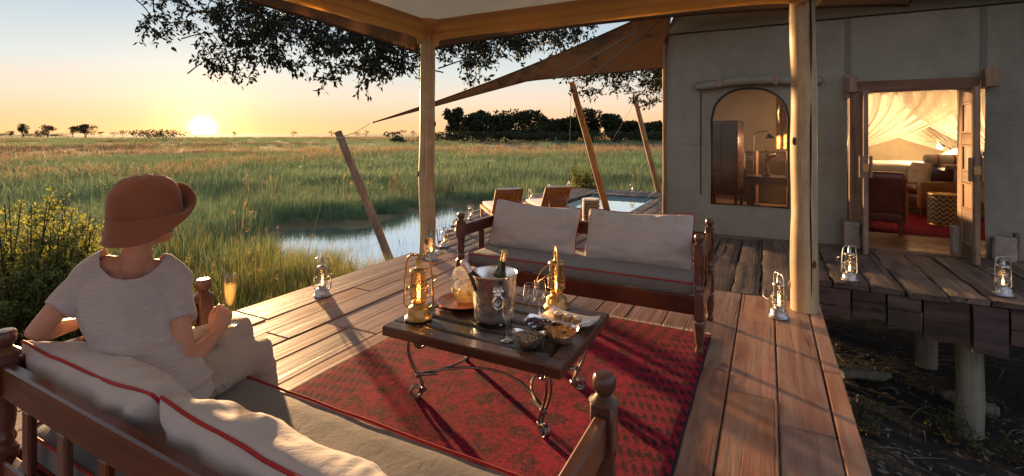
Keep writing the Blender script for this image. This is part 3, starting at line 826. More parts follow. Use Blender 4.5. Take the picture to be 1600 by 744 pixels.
# rolled-up window flap
m = MB(); n = 26
path = []; rr = []
for i in range(n+1):
    s = i/n; x = lerp(-.93, .62, s); path.append((x, -.055+.01*nz((x*4, 0, 0)), 2.10+.05*math.sin(PI*s)-.03*nz((x*2, 3, 0)))); rr.append(.045+.02*math.sin(PI*s)+.010*nz((x*7, 1, 1)))
m.tube(path, rr, 12); fl = m.build('rolled_flap', M['tent'], tent, angle=180)
m = MB(); m.grid(lambda u, v: (lerp(-.93, .62, u), lerp(-.012, -.075, v)+.008*nz((u*9, v, 1)), 2.165+.05*math.sin(PI*u)*.6-.055*v*v), 24, 3)
m.build('flap_hem', M['strap'], fl, angle=180)
M['tan'] = plain('tan_strap', (.36, .20, .13), .6, .3, 30)
for x in (-.60, .10):
    MB().box((x, -.118, 2.135), (.05, .012, .12), Matrix.Rotation(R(8), 3, 'Y'), .003).build('flap_strap', M['tan'], fl)
# corner pole of the tent
MB().tube([(0, 0, -.05), (.004, .003, 1.2), (-.002, 0, 2.92)], .028, 10).build('corner_pole', M['pole_red'], tent, (TX0-.01, -.03, 0))
# ---- door frame
fx = empty('door_frame', (0, TY, 0)); setp(fx, tent)
def dbox(c, d, name, mat, p=fx, bev=.008, rot=None):
    return MB().box((0, 0, 0), d, None, bev).build(name, M[mat], p, c, rot)
dbox((.985, .0, 1.0), (.13, .12, 2.0), 'jamb', 'door'); dbox((2.06, .0, 1.0), (.15, .12, 2.0), 'jamb', 'door')
dbox((1.55, -.012, 2.005), (1.20, .13, .14), 'lintel', 'door_x')
dbox((.93, -.10, 2.03), (.10, .13, .19), 'corner_block', 'door'); dbox((2.235, -.10, 2.055), (.13, .13, .21), 'corner_block', 'door')
dbox((.895, -.055, 2.02), (.07, .05, .30), 'corner_block', 'door')
dbox((1.52, -.02, -.008), (.95, .20, .045), 'threshold', 'floor')
fx.location = (0, 0, 0)
def stone(c, d):
    mm = MB(); n = 5; s = [Vector(v) for v in ()]
    def fn(v):
        q = Vector(v); return q+Vector((nz(q*9), nz(q*9, 1, 4), nz(q*9, 1, 8)))*.012
    b = MB().box((0, 0, 0), d, None, .018)
    bm = bmesh.new(); me = b.mesh('t'); bm.from_mesh(me); bmesh.ops.subdivide_edges(bm, edges=bm.edges[:], cuts=3, use_grid_fill=True)
    for v in bm.verts: v.co = fn(v.co)
    bm.to_mesh(me); bm.free(); bpy.data.meshes[me.name].name = 'plinth'
    me.polygons.foreach_set('use_smooth', [True]*len(me.polygons))
    return link('plinth', me, M['stone'], fx, c)
stone((.93, -.16, .16), (.16, .14, .32)); stone((1.985, -.02, .17), (.14, .15, .34)); stone((2.33, -.14, .13), (.20, .10, .27))
dbox((.84, -.10, .18), (.05, .05, .36), 'side_block', 'door'); dbox((2.46, -.07, .15), (.05, .05, .32), 'side_block', 'door')
for z in (1.62, .62): dbox((1.042, -.07, z), (.012, .05, .30), 'hinge', 'steel', bev=.003)
# ---- door leaves, hinged outwards
def leaf(hx, hy, ang, mirror):
    L = empty('door_leaf', (hx, hy, 0), R(ang)); setp(L, tent); W, H, T = .47, 1.93, .05
    s = -1 if mirror else 1
    def bx(x, z, w, h, nm, mat='door', t_=T, y=0): return MB().box((0, 0, 0), (w, t_, h), None, .006).build(nm, M[mat], L, (s*x, y, z))
    z0 = -.0
    bx(.045, H/2+z0, .09, H, 'stile'); bx(W-.045, H/2+z0, .09, H, 'stile')
    zs = [0.02, .50, .93, 1.36, H-.02]
    for i, z in enumerate(zs):
        h = (.16, .13, .13, .13, .14)[i]; zc = z+h/2 if i == 0 else (z-h/2 if i == 4 else z)
        bx(W/2, zc, W-.18-.002, h, 'rail', 'door_x', T-.004)
    for i in range(4):
        a, b = zs[i], zs[i+1]; a += (.16 if i == 0 else .065); b -= (.14 if i == 3 else .065)
        bx(W/2, (a+b)/2, W-.184, b-a-.004, 'panel', 'door', .018)
        m2 = MB()
        for y in (-.017, .017):
            for (cx_, cz_, w_, h_) in ((W/2, a+.012, W-.186, .02), (W/2, b-.012, W-.186, .02), (.102, (a+b)/2, .02, b-a-.05), (W-.102, (a+b)/2, .02, b-a-.05)):
                m2.box((s*cx_, y, cz_), (w_, .016, h_), None, .004)
        m2.build('moulding', M['door'], L)
    for yy in (-.04, .04):
        MB().tube([(s*(W-.05)+.03*math.cos(a), yy, 1.0+.035*math.sin(a)) for a in [2*PI*i/12 for i in range(12)]], .006, 6, closed=True).build('ring_handle', M['steel'], L)
    bx(W-.01, 1.02, .03, .10, 'lock', 'brass', T+.01)
    for yy in (-.05, .05):
        bx(W-.03, 1.03, .05, .26, 'latch_board', 'door', .03, yy*(1 if yy > 0 else 1))
    return L
leaf(1.055, -.07, -95, False)
leaf(1.99, -.07, 91, True)

# sheet added over the tent to shade its roof and wall top, front edge standing out
def shade_fly(u, v):
    x = lerp(TX0-.5, TX1+.3, u); y = lerp(TY-.95, TB+.6, v)-TY; e = 1-abs(2*v-1)
    return (x, y, 3.02+.30*math.sin(PI*u)*(1-e)**2+2.0*e-.12*math.sin(PI*e)+.01*nz((x, y, 0), 1))
MB().grid(shade_fly, 30, 40).build('tent_fly', M['tent'], tent, angle=180)
for v in (0, 1): MB().tube([shade_fly(i/30, v) for i in range(31)], .012, 6).build('fly_hem', M['strap'], tent)
# ================================================================== INSIDE THE TENT
fl = empty('tent_floor', (0, 0, 0), kind='structure', label='polished wooden floor boards inside the tent')
y = 7.62; fr_ = random.Random(5)
while y < 13.5:
    wd = .30; js = [TX0+.05]; x = js[0]
    while x < TX1-1.6: x += fr_.uniform(1.4, 2.6); js.append(x)
    js.append(TX1-.05)
    for a, b in zip(js, js[1:]): board('plank', fl, M['floor'], ((a+b)/2, y, -.03), (b-a-.004, wd-.005, .03), None, .003)
    y += wd
# bed
bed = empty('four_poster_bed', (2.5, 12.2, 0), label='large bed with white covers under a draped net, seen through the tent door', cat='bed')
M['bedwood'] = M['sofa_x']
for x in (-1.1, 1.05):
    for y in (-.88, .88): MB().box((0, 0, 0), (.07, .07, 2.25), None, .008).build('bed_post', M['sofa'], bed, (x, y, 1.125))
for x in (-1.1, 1.05): MB().box((0, 0, 0), (.05, 1.69, .06), None, .008).build('canopy_rail', M['sofa_y'], bed, (x, 0, 2.22))
for y in (-.88, .88): MB().box((0, 0, 0), (2.08, .05, .06), None, .008).build('canopy_rail', M['sofa_x'], bed, (-.025, y, 2.22))
MB().box((0, 0, 0), (2.06, 1.66, .34), None, .03).build('bed_base', M['white'], bed, (-.02, 0, .36))
def soft_box(d, r, n=8, wr=.006, seed=0):
    """cube with rounded corners, finely divided and slightly rumpled"""
    m = MB(); h = Vector(d)/2
    def P(v):
        c = Vector((max(-h.x+r, min(h.x-r, v.x)), max(-h.y+r, min(h.y-r, v.y)), max(-h.z+r, min(h.z-r, v.z))))
        q = v-c; q = c+(q.normalized()*r if q.length > 1e-6 else q)
        return q
    for a in range(3):
        o1, o2 = (a+1) % 3, (a+2) % 3
        n1 = max(4, int(n*d[o1]/max(d))); n2 = max(4, int(n*d[o2]/max(d)))
        for sg in (-1, 1):
            def fn(u, v):
                p = [0, 0, 0]; p[a] = sg*h[a]; p[o1] = lerp(-h[o1], h[o1], u); p[o2] = lerp(-h[o2], h[o2], v)
                q = P(Vector(p)); return q+Vector((nz(q, 5, seed), nz(q, 5, seed+3), nz(q, 5, seed+7)))*wr
            m.grid(fn, n1, n2, flip=sg < 0)
    return m
soft_box((2.10, 1.74, .32), .08, 24, .012).build('mattress', M['white'], bed, (-.02, 0, .69), angle=180)
M['bedskirt'] = M['white']
for k in range(9):
    MB().tube([(0, -.8+.2*k, .9), (0, -.8+.2*k, 1.36)], .010, 6).build('headboard_bar', M['steel'], bed, (1.02, 0, 0))
for z in (.95, 1.15, 1.38): MB().tube([(1.02, -.84, z), (1.02, .84, z)], .013, 6).build('headboard_rail', M['steel'], bed)
# net drapes
t = MT('bed_net', .9); o_ = t.obj()
tr = t.n.new('ShaderNodeBsdfTranslucent'); t.put(tr.inputs[0], (.93, .86, .74))
df = t.n.new('ShaderNodeBsdfDiffuse'); t.put(df.inputs[0], (.90, .85, .77))
tp = t.n.new('ShaderNodeBsdfTransparent')
x1 = t.n.new('ShaderNodeMixShader'); x1.inputs[0].default_value = .5; t.nt.links.new(df.outputs[0], x1.inputs[1]); t.nt.links.new(tr.outputs[0], x1.inputs[2])
x2 = t.n.new('ShaderNodeMixShader'); x2.inputs[0].default_value = .22; t.nt.links.new(x1.outputs[0], x2.inputs[1]); t.nt.links.new(tp.outputs[0], x2.inputs[2])
M['net'] = t.surf(x2.outputs[0])
V3 = Vector
def drape(T0, T1, tie, bulge, folds, name='net_drape', spread=.07):
    T0, T1, tie, bulge = Vector(T0), Vector(T1), Vector(tie), Vector(bulge)
    def fn(u, v):
        top = T0.lerp(T1, u); q = tie+(T1-T0).normalized()*(u-.5)*spread*2
        w_ = v**1.9; p = V3((lerp(top.x, q.x, w_), lerp(top.y, q.y, w_), lerp(top.z, q.z, v)))
        dirn = (q-top); sag = math.sin(PI*v)
        w = math.sin(u*folds*2*PI+2*nz((u*3, v, 0)))*.030*(1-.6*v)+.03*nz((u*6, v*2, folds))
        return p+bulge*w
    m = MB(); m.grid(fn, 90, 20); return m.build(name, M['net'], bed, angle=180)
# local coordinates of the bed: near side is y = -.88
drape((.75, -.90, 2.2), (-1.1, -.90, 2.2), (-1.12, -.92, 1.10), (0, 1, 0), 9)
drape((-.35, -.93, 2.2), (1.06, -.93, 2.2), (1.06, -.94, 1.02), (0, 1, 0), 8)
drape((-1.1, .88, 2.2), (1.05, .88, 2.2), (1.02, .86, .98), (0, 1, 0), 12)
MB().grid(lambda u, v: (lerp(-1.1, 1.05, u), lerp(-.88, .88, v), 2.26-.08*math.sin(PI*u)*math.sin(PI*v)), 12, 12).build('net_top', M['net'], bed, angle=180)

def pillow_mesh(W, H, T, seed=0, n=30, sag=.0, corner=.07, wr=1.0, crease=None):
    """cushion standing in the XZ plane, thickness along Y; piping path returned too"""
    m = MB()
    def outline(u, v):
        x = W/2*u*(1-corner*(1-v*v)*0-.045*(1-abs(v)**2)*0)
        rc = 1-.055*(abs(u)*abs(v))**9; x = W/2*u*(1-.035*(1-v*v))*rc; z = H/2*v*(1-.05*(1-u*u))*rc
        ear = (abs(u)*abs(v))**6
        x *= 1+.012*ear; z *= 1+.02*ear
        z -= sag*(1-u*u)*(.5+.5*v)
        return x, z
    def thick(u, v):
        a = max(0, 1-abs(u)**3.0); b = max(0, 1-abs(v)**3.0)
        return T/2*(a*b)**.55
    for s in (-1, 1):
        def fn(uu, vv):
            u = math.sin((uu-.5)*PI)*.6+(uu-.5)*2*.4; v = math.sin((vv-.5)*PI)*.6+(vv-.5)*2*.4
            x, z = outline(u, v); t_ = thick(u, v)
            rim = max(abs(u), abs(v))
            # creases running in from the corners and edges
            w = .35*nz((x*5, z*5, seed), 1.0)+.5*math.sin(18*u+3*nz((u, v, seed), 2))*max(0, abs(v)-.45)*.8+.5*math.sin(16*v+3*nz((v, u, seed+5), 2))*max(0, abs(u)-.55)*.8
            w += .55*nz((x*3.2+z*5, z*9-x*2, seed+s), 1.3)*.5
            if crease: w += crease(u, v)
            e = min(1, (1-rim)*5)
            return (x, s*(t_*(1+.0)+.018*wr*w*e), z)
        m.grid(fn, n, int(n*.8), flip=s < 0)
    N = 64; path = []
    for i in range(N):
        s = i/N*4; k = int(s); f = s-k
        f2 = math.sin((f-.5)*PI)*.5+.5
        u, v = ((2*f2-1, -1), (1, 2*f2-1), (1-2*f2, 1), (-1, 1-2*f2))[k]
        x, z = outline(u, v); path.append((x, .012*nz((x*5, z*5, seed)), z+.006*nz((x*7, z*7, seed+4))))
    return m, path
def pillow(name, loc, rot, W, H, T, seed, mat='cushion', pipe='pipe', pr=.0050, label=None, cat='cushion', group=None, sag=.0, wr=1.0, n=30, crease=None):
    root = empty(name, loc, label=label, cat=cat, group=group); root.rotation_euler = rot
    m, path = pillow_mesh(W, H, T, seed, n, sag, wr=wr, crease=crease)
    m.build('cover', M[mat], root, angle=180)
    if pipe: MB().tube(path, pr, 7, closed=True).build('piping', M[pipe], root)
    return root
pillow('bed_pillow', (3.22, 11.70, 1.07), (R(-62), 0, R(-80)), .70, .45, .18, 41, 'white', None, label='white bed pillow leaning on the headboard, nearer the tent door', group='bed pillows')
pillow('bed_pillow', (3.28, 12.55, 1.02), (R(-62), 0, R(-85)), .70, .45, .18, 42, 'white', None, label='white bed pillow on the far side of the bed', group='bed pillows')
M['linen_roll'] = fabric('linen_roll', (.52,.47,.42), None, .9, 700, .1, .2)
bol = empty('bolster', (2.85, 11.55, .945), R(8), label='long grey striped bolster lying along the bed edge', cat='bolster')
m = MB(); prof = []
for i in range(17):
    s = i/16; prof.append((.10*(1-abs(2*s-1)**8)**.5+.001, -.33+.66*s))
m.lathe(prof, n=18); o = m.build('roll', M['linen_roll'], bol, (0, 0, 0), (0, R(90), 0), angle=180)
for z in (-.12, .12): MB().lathe([(.103, z-.012), (.105, z), (.103, z+.012)], n=18, cap=False).build('tie', M['pipe'], bol, (0, 0, 0), (0, R(90), 0))
# leather armchairs
def armchair(loc, rz, label):
    a = empty('leather_armchair', loc, rz, label=label, cat='armchair', group='leather armchairs in the tent')
    soft_box((.74, .70, .22), .05, 14, .006, 1).build('seat_base', M['leather'], a, (0, 0, .28), angle=180)
    soft_box((.52, .58, .16), .06, 14, .008, 2).build('seat_cushion', M['leather'], a, (0, -.04, .46), angle=180)
    soft_box((.74, .16, .62), .06, 16, .006, 3).build('backrest', M['leather'], a, (0, .32, .58), (R(-8), 0, 0), angle=180)
    for s in (-1, 1):
        soft_box((.13, .68, .46), .055, 14, .005, 4).build('armrest', M['leather_br'], a, (s*.33, -.03, .38), angle=180)
        for yy in (-.30, .30): MB().lathe([(.018, 0), (.026, .06), (.030, .18)], n=10).build('leg', M['sofa'], a, (s*.31, yy, 0))
    return a
armchair((1.38, 8.86, 0), R(170), 'dark leather armchair with its back to the tent door')
armchair((2.42, 10.95, 0), R(-62), 'brown leather armchair with a woven cushion, in front of the bed')
M['woven'] = fabric('woven_cushion', (.50, .40, .30), (.28, .20, .15), .9, 200, .4, .2)
pillow('woven_cushion', (2.38, 10.98, .72), (R(-12), 0, R(-62)), .46, .40, .15, 51, 'woven', None, label='patterned woven cushion on the brown leather armchair')
# carved stool with zigzags, and its twin by the pool
t = MT('zigzag_pattern', .45); o_ = t.obj(rnd=False); s_ = t.sep(o_)
ang = t.ma('MULTIPLY', t.ma('ARCTAN2', s_[1], s_[0]), 14/(2*PI)); tri = t.ma('ABSOLUTE', t.ma('SUBTRACT', t.ma('FRACT', ang), .5))
ph = t.ma('FRACT', t.ma('ADD', t.ma('MULTIPLY', s_[2], 14.0), t.ma('MULTIPLY', tri, 1.5)))
msk = t.ma('GREATER_THAN', ph, .5)
M['zigzag'] = t.done(t.mix(msk, (.38, .28, .16), (.05, .032, .02)), None, t.bump(msk, .6, .01))
def stool(loc, label):
    a = empty('carved_stool', loc, label=label, cat='stool', group='drum stools with zigzag carving')
    MB().lathe([(.175, .015), (.188, .03), (.19, .25), (.188, .45), (.175, .465)], n=32).build('drum', M['zigzag'], a)
    MB().lathe([(.0, .455), (.19, .455), (.197, .47), (.19, .49), (0, .492)], n=32).build('top', M['white'] if 'pool' in label else M['brass'], a)
    MB().lathe([(.185, 0), (.195, .008), (.188, .02)], n=32).build('base_ring', M['brass'], a)
    return a
stool((2.42, 9.86, 0), 'zigzag carved drum stool on the red rug inside the tent')
stool((-3.58, 10.66, PZ), 'zigzag carved drum stool with white top beside the pool')
# rugs --------------------------------------------------------------
def rug_mat(name, W, L, dens=1.0):
    t = MT(name, .95, spec=.1); o = t.obj(rnd=False); s = t.sep(o); x, y = s[0], s[1]
    cell = .205
    fy = t.ma('DIVIDE', y, cell*.86); row = t.ma('FLOOR', fy)
    fx_ = t.ma('ADD', t.ma('DIVIDE', x, cell), t.ma('MULTIPLY', t.ma('MODULO', t.ma('ABSOLUTE', row), 2.0), .5))
    u = t.ma('SUBTRACT', t.ma('FRACT', fx_), .5); v = t.ma('SUBTRACT', t.ma('FRACT', fy), .5)
    r = t.ma('SQRT', t.ma('ADD', t.ma('MULTIPLY', u, u), t.ma('MULTIPLY', v, v))); an = t.ma('ARCTAN2', v, u)
    pet = t.ma('MULTIPLY', r, t.ma('ADD', 1.0, t.ma('MULTIPLY', t.ma('COSINE', t.ma('MULTIPLY', an, 8.0)), .10)))
    wob = t.noise(o, 40, 3, .6); pet = t.ma('ADD', pet, t.ma('MULTIPLY', t.ma('SUBTRACT', wob, .5), .10))
    med = t.ramp(pet, ((.27, 1.0), (.31, 0.0)))
    ringd = t.ma('MULTIPLY', t.ramp(pet, ((.12, 0.0), (.15, 1.0), (.21, 1.0), (.24, 0.0))), t.ramp(t.ma('COSINE', t.ma('MULTIPLY', an, 12.0)), ((.45, 0.0), (.65, 1.0))))
    core = t.ramp(pet, ((.05, 1.0), (.07, 0.0)))
    n1 = t.noise(o, 3.5, 5, .65); n2 = t.noise(o, 48, 5, .75); n3 = t.noise(o, 14, 4, .7)
    red = t.mix(t.ramp(n1, ((.3, 0.0), (.7, 1.0))), (.35, .007, .036), (.58, .013, .056))
    red = t.mix(t.ramp(n3, ((.47, 0.0), (.64, .8))), red, (.085, .006, .018))
    small = t.vor(o, 22); dots = t.ramp(small, ((.10, .8), (.16, 0.0)))
    red = t.mix(t.ma('MULTIPLY', dots, .7), red, (.05, .012, .014))
    c = t.mix(t.ma('MULTIPLY', med, t.ramp(n1, ((.38, .15), (.66, .78)))), red, (.022, .014, .016))
    c = t.mix(t.ma('MULTIPLY', t.ma('MAXIMUM', ringd, core), .42), c, (.24, .12, .08))
    # borders
    ex = t.ma('SUBTRACT', W/2, t.ma('ABSOLUTE', x)); ey = t.ma('SUBTRACT', L/2, t.ma('ABSOLUTE', y)); e = t.ma('MINIMUM', ex, ey)
    e2 = t.ma('ADD', e, t.ma('MULTIPLY', t.ma('SUBTRACT', n3, .5), .006))
    bnd = t.ramp(e2, ((.335, 1.0), (.34, 0.0)))
    along = t.ma('ADD', x, y); zz = t.ma('SINE', t.ma('MULTIPLY', along, 62.0)); zy = t.ma('SINE', t.ma('MULTIPLY', e, 75.0))
    bpat = t.ramp(t.ma('ADD', t.ma('MULTIPLY', zz, zy), t.ma('MULTIPLY', t.ma('SUBTRACT', wob, .5), 2.2)), ((.1, 0.0), (.35, 1.0)))
    bcol = t.mix(bpat, (.34, .010, .036), (.055, .008, .020))
    bcol = t.mix(t.ramp(t.ma('SINE', t.ma('MULTIPLY', e, 150.0)), ((.80, 0.0), (.92, .55))), bcol, (.30, .02, .03))
    c = t.mix(bnd, c, bcol)
    c = t.mix(t.ramp(n2, ((.49, 0.0), (.62, .8))), c, (.028, .005, .012)); c = t.mix(t.ramp(t.noise(o, 110, 3, .7), ((.50, 0.0), (.66, .6))), c, (.05, .006, .014))
    c = t.mix(t.ramp(t.noise(o, 130, 2, .6), ((.62, 0.0), (.75, .35))), c, (.50, .10, .07))
    edge = t.ramp(ex, ((.010, 1.0), (.013, 0.0))); c = t.mix(edge, c, (.02, .018, .03))
    h = t.ma('ADD', t.noise(o, 300, 3, .7), t.ma('MULTIPLY', n2, .8)); h = t.ma('ADD', h, t.ma('MULTIPLY', n3, .9))
    return t.done(c, None, t.bump(h, .8, .010), Sheen_Weight=.03, Sheen_Roughness=.4)
def rug(name, x0, x1, y0, y1, z, label, fringe=True):
    W, L = x1-x0, y1-y0; c = ((x0+x1)/2, (y0+y1)/2, z)
    M[name] = rug_mat(name, W, L)
    a = empty(name, c, label=label, cat='rug')
    nx_, ny_ = int(W/.05), int(L/.05)
    def fn(u, v):
        x, y = (u-.5)*W, (v-.5)*L
        ed = .006*nz((x*3, y*3, 0)); ox = ed if u in (0, 1) else 0
        return (x+ox, y+(.010*nz((x*4, 3, y)) if v in (0, 1) else 0), .009+.003*nz((x*2, y*2, 4)) if 0 < u < 1 and 0 < v < 1 else .003)
    MB().grid(fn, nx_, ny_).build('pile', M[name], a, angle=180)
    if fringe:
        m = MB(); rf = random.Random(3)
        for s in (-1, 1):
            for i in range(int(W/.012)):
                x = -W/2+i*.012+rf.uniform(-.003, .003); l = rf.uniform(.02, .05); y = s*L/2; dx = rf.uniform(-.012, .012)
                m.add([(x-.003, y, .006), (x+.003, y, .006), (x+dx+.002, y+s*l, .003), (x+dx-.002, y+s*l, .003)], [(0, 1, 2, 3)])
        m.build('fringe', M['white'], a, kind='stuff')
    return a
rug('red_rug', -2.335, -.35, .95, 3.68, .001, 'faded red Turkish style rug with rows of dark medallions, under the coffee table')
rug('bedroom_rug', 1.25, 3.6, 8.75, 11.1, -.013, 'dark red patterned rug on the floor inside the tent', False)
# things behind the arched window
scr = empty('wooden_cabinet', (-.76, 10.55, 0), R(-14), label='tall dark wooden cabinet standing inside the arched window', cat='cabinet')
MB().box((0, 0, 0), (.60, .40, 1.45), None, .015).build('body', M['table_fx'], scr, (0, 0, .95))
for s in (-1, 1):
    MB().box((0, 0, 0), (.27, .02, 1.32), None, .01).build('cabinet_door', M['table_in'], scr, (s*.142, -.212, .95))
    for y in (-.16, .16): MB().box((0, 0, 0), (.05, .05, .22), None, .006).build('leg', M['table_fx'], scr, (s*.26, y, .11))
dk = empty('writing_desk', (.22, 10.35, 0), R(-6), label='dark writing desk inside the arched window', cat='desk')
MB().box((0, 0, 0), (1.15, .60, .05), None, .008).build('desk_top', M['table_in'], dk, (0, 0, .60))
MB().box((0, 0, 0), (1.05, .03, .10), None, .005).build('apron', M['table_fx'], dk, (0, -.26, .52))
for x in (-.52, .52):
    for y in (-.25, .25): MB().box((0, 0, 0), (.06, .06, .57), None, .008).build('leg', M['table_fx'], dk, (x, y, .287))
tk = empty('travel_chest', (.35, 11.55, 0), label='dark leather travel chest behind the writing desk', cat='chest')
MB().box((0, 0, 0), (1.6, .5, 1.05), None, .03)  .build('body', M['table_in'], tk, (0, 0, .525))
for x in (-.55, 0, .55): MB().box((0, 0, 0), (.05, .51, 1.06), None, .004).build('band', M['tan'], tk, (x, -.012, .527))
dlp = empty('desk_lamp', (-.25, 10.75, .0), label='standing lamp with a small bent shade behind the window', cat='lamp')
MB().lathe([(.12, 0), (.12, .02), (.02, .035)], n=16).build('base', M['steel'], dlp)
MB().tube([(0, 0, .03), (0, 0, 1.38), (.06, 0, 1.45), (.22, 0, 1.47), (.27, 0, 1.44)], .010, 7).build('stem', M['steel'], dlp)
MB().lathe([(.02, .09), (.035, .07), (.105, 0)], n=18, cap=False).build('lamp_shade', M['steel'], dlp, (.27, 0, 1.33))
MB().ball((.27, 0, 1.36), .022, 10, 6).build('bulb', emit('bulb', (1, .62, .28), 30), dlp)
sc_ = empty('driftwood_sculpture', (-.02, 10.28, .625), label='twisted driftwood sculpture standing on the writing desk', cat='sculpture')
MB().tube([(0, 0, 0), (.01, 0, .12), (-.02, .01, .24), (.02, 0, .36), (-.02, 0, .50)], [.05, .03, .028, .032, .02], 9).build('stem', M['pole_red'], sc_)
MB().tube([(0, 0, .28), (.08, 0, .38), (.14, 0, .40), (.17, .02, .36)], [.025, .03, .035, .012], 9).build('branch', M['pole_red'], sc_)
MB().lathe([(.09, 0), (.09, .03), (.03, .05)], n=14).build('base', M['table_fx'], sc_)
flk = empty('silver_flask', (.36, 10.22, .625), label='silver topped flask on the writing desk', cat='flask')
MB().lathe([(.075, 0), (.08, .01), (.08, .27), (.06, .32)], n=18).build('body', M['leather_br'], flk)
MB().lathe([(.055, .32), (.06, .33), (.06, .40), (.0, .415)], n=18).build('cap', M['silver'], flk)
gc = empty('gold_curtain', (.42, 10.9, 0), label='gold spangled curtain hanging beside the desk', cat='curtain')
t = MT('gold_cloth', .45, .3); o_ = t.obj(rnd=False); n_ = t.vor(o_, 45)
M['gold'] = t.done(t.mix(t.ramp(n_, ((.25, 1.0), (.45, 0.0))), (.30, .19, .08), (.95, .62, .22)), None, t.bump(n_, .4, .01))
m = MB(); m.grid(lambda u, v: (lerp(-.28, .34, u), .03*math.sin(u*38+2*nz((u, v, 0), 3)), lerp(1.12, 2.55, v)), 60, 8); m.build('cloth', M['gold'], gc, angle=180)
MB().tube([(-.4, 0, 2.57), (.5, 0, 2.57)], .015, 8).build('rail', M['brass'], gc)
rl = empty('reading_lamp', (3.1, 12.9, 0), label='small dark reading lamp on a bracket beside the bed', cat='lamp')
MB().tube([(.3, .2, 1.05), (.1, -.2, 1.15), (-.12, -.62, 1.22)], .010, 7).build('arm', M['steel'], rl)
MB().lathe([(.02, .12), (.04, .08), (.075, 0)], n=14, cap=False).build('lamp_shade', M['steel'], rl, (-.14, -.66, 1.16), (R(20), R(-25), 0))
MB().ball((-.14, -.66, 1.19), .022, 10, 6).build('bulb', emit('bulb_bed', (1, .62, .28), 30), rl)
def point(name, loc, w, parent=None, col=(1, .58, .25), r=.03):
    l = bpy.data.lights.new(name, 'POINT'); l.energy = w; l.color = col; l.shadow_soft_size = r
    o = bpy.data.objects.new(name, l); COL.objects.link(o); o.location = loc
    if parent is not None: setp(o, parent)
    return o
point('lamp_light', (.27, -.02, 1.30), 10, dlp, (1, .62, .32)); point('lamp_light', (-.2, -.8, 1.12), 30, rl, (1, .63, .32))

# ================================================================== SOFAS
def post_prof(): return [(.021, 0), (.027, .012), (.024, .03), (.018, .05), (.026, .075), (.031, .13), (.027, .175), (.032, .185), (.032, .20), (.026, .212), (.034, .222)]
def sofa(name, loc, rz, label):
    a = empty(name, loc, rz, label=label, cat='sofa', group='carved wooden sofas')
    hx, hy, B = .92, .32, .062
    first = None
    for sx in (-1, 1):
        for sy in (-1, 1):
            m = MB(); m.lathe(post_prof(), n=18)
            m.box((0, 0, .305), (B, B, .17), None, .005)
            m.lathe([(.034, .388), (.026, .40), (.032, .412), (.032, .424), (.025, .437), (.030, .47), (.032, .50), (.027, .535), (.032, .548), (.032, .56), (.034, .566)], n=18)
            m.box((0, 0, .632), (B, B, .135), None, .005)
            m.lathe([(.042, .699), (.030, .708), (.020, .718), (.023, .722), (.031, .735), (.033, .748), (.030, .764), (.025, .771), (.0, .7725)], n=18)
            m.build('post', M['sofa'], a, (sx*hx, sy*hy, 0), angle=40)
    def bar(c, d, nm, mat): return MB().box((0, 0, 0), d, None, .006).build(nm, M[mat], a, c)
    L = 2*hx-B; W = 2*hy-B
    bar((0, -hy, .305), (L, .034, .115), 'front_apron', 'sofa_x'); bar((0, hy, .305), (L, .034, .115), 'back_apron', 'sofa_x')
    bar((0, hy, .615), (L, .034, .105), 'back_rail', 'sofa_x')
    for s in (-1, 1):
        bar((s*hx, 0, .305), (.034, W, .115), 'side_apron', 'sofa_y'); bar((s*hx, 0, .625), (.034, W, .095), 'arm_rail', 'sofa_y')
        bar((s*hx, 0, .47), (.030, .06, .212), 'baluster', 'sofa')
    for k in range(7): bar((-.72+.24*k, hy, .4625), (.055, .022, .198), 'back_slat', 'sofa')
    for k in range(5): bar((-.72+.36*k, 0, .335), (.06, W+.02, .02), 'seat_slat', 'sofa_y')
    D = (2*hx-.078, 2*hy-.072, .092)
    q = soft_box(D, .022, 46, .004, 8).build('seat_cushion', M['seat'], a, (0, -.0, .393), angle=180)
    for z in (.043, -.043):
        pts = []; x, y, r = D[0]/2+.001, D[1]/2+.001, .022
        for cx_, cy_, a0 in ((x-r, y-r, 0), (-x+r, y-r, 90), (-x+r, -y+r, 180), (x-r, -y+r, 270)):
            for k in range(5): w = R(a0+22.5*k); pts.append((cx_+r*math.cos(w), cy_+r*math.sin(w), z))
        full = []
        for i, p in enumerate(pts):
            p2 = pts[(i+1) % len(pts)]; n_ = max(1, int((Vector(p2)-Vector(p)).length/.06))
            for k in range(n_):
                v = Vector(p).lerp(Vector(p2), k/n_); v.z += .0035*nz((v.x*6, v.y*6, z)); full.append(v)
        MB().tube(full, .0046, 7, closed=True).build('piping', M['pipe'], q)
    return a
def folds(u, v):      # pulls running in from the seam and a few long sags across the face
    a = 1.0*math.sin(13*u+2.5*v+4*nz((u, v, 1), 1.6))*max(0, v-.1)**1.2+.7*math.sin(11*v+5*u*u+3*nz((u, v, 6), 2))*max(0, abs(u)-.4)
    a += .55*math.sin(34*u+6*nz((u*2, v, 4), 1)+3*v)*math.exp(-(1-abs(v))*4.5)*(.5+nz((u*3, 2, 2), 1))
    return a+.8*(.5-abs(nz((u*1.6+v, v*2.4-u*.8, 3), 1.5)))
def folds2(u, v):
    a = .9*math.sin(10*u-3*v+5*nz((u, v, 11), 1.4))*max(0, v-.05)**1.2+.8*math.sin(9*v-4*u+3*nz((u, v, 16), 2))*max(0, abs(u)-.35)
    a += .55*math.sin(30*u+7*nz((u*2, v, 9), 1)-4*v)*math.exp(-(1-abs(v))*4.0)*(.5+nz((u*3, 5, 2), 1))
    return a+.9*(.5-abs(nz((u*1.9-v*.7, v*2.0+u, 13), 1.4)))
SX, FY, NY = -1.312, 3.66, .96
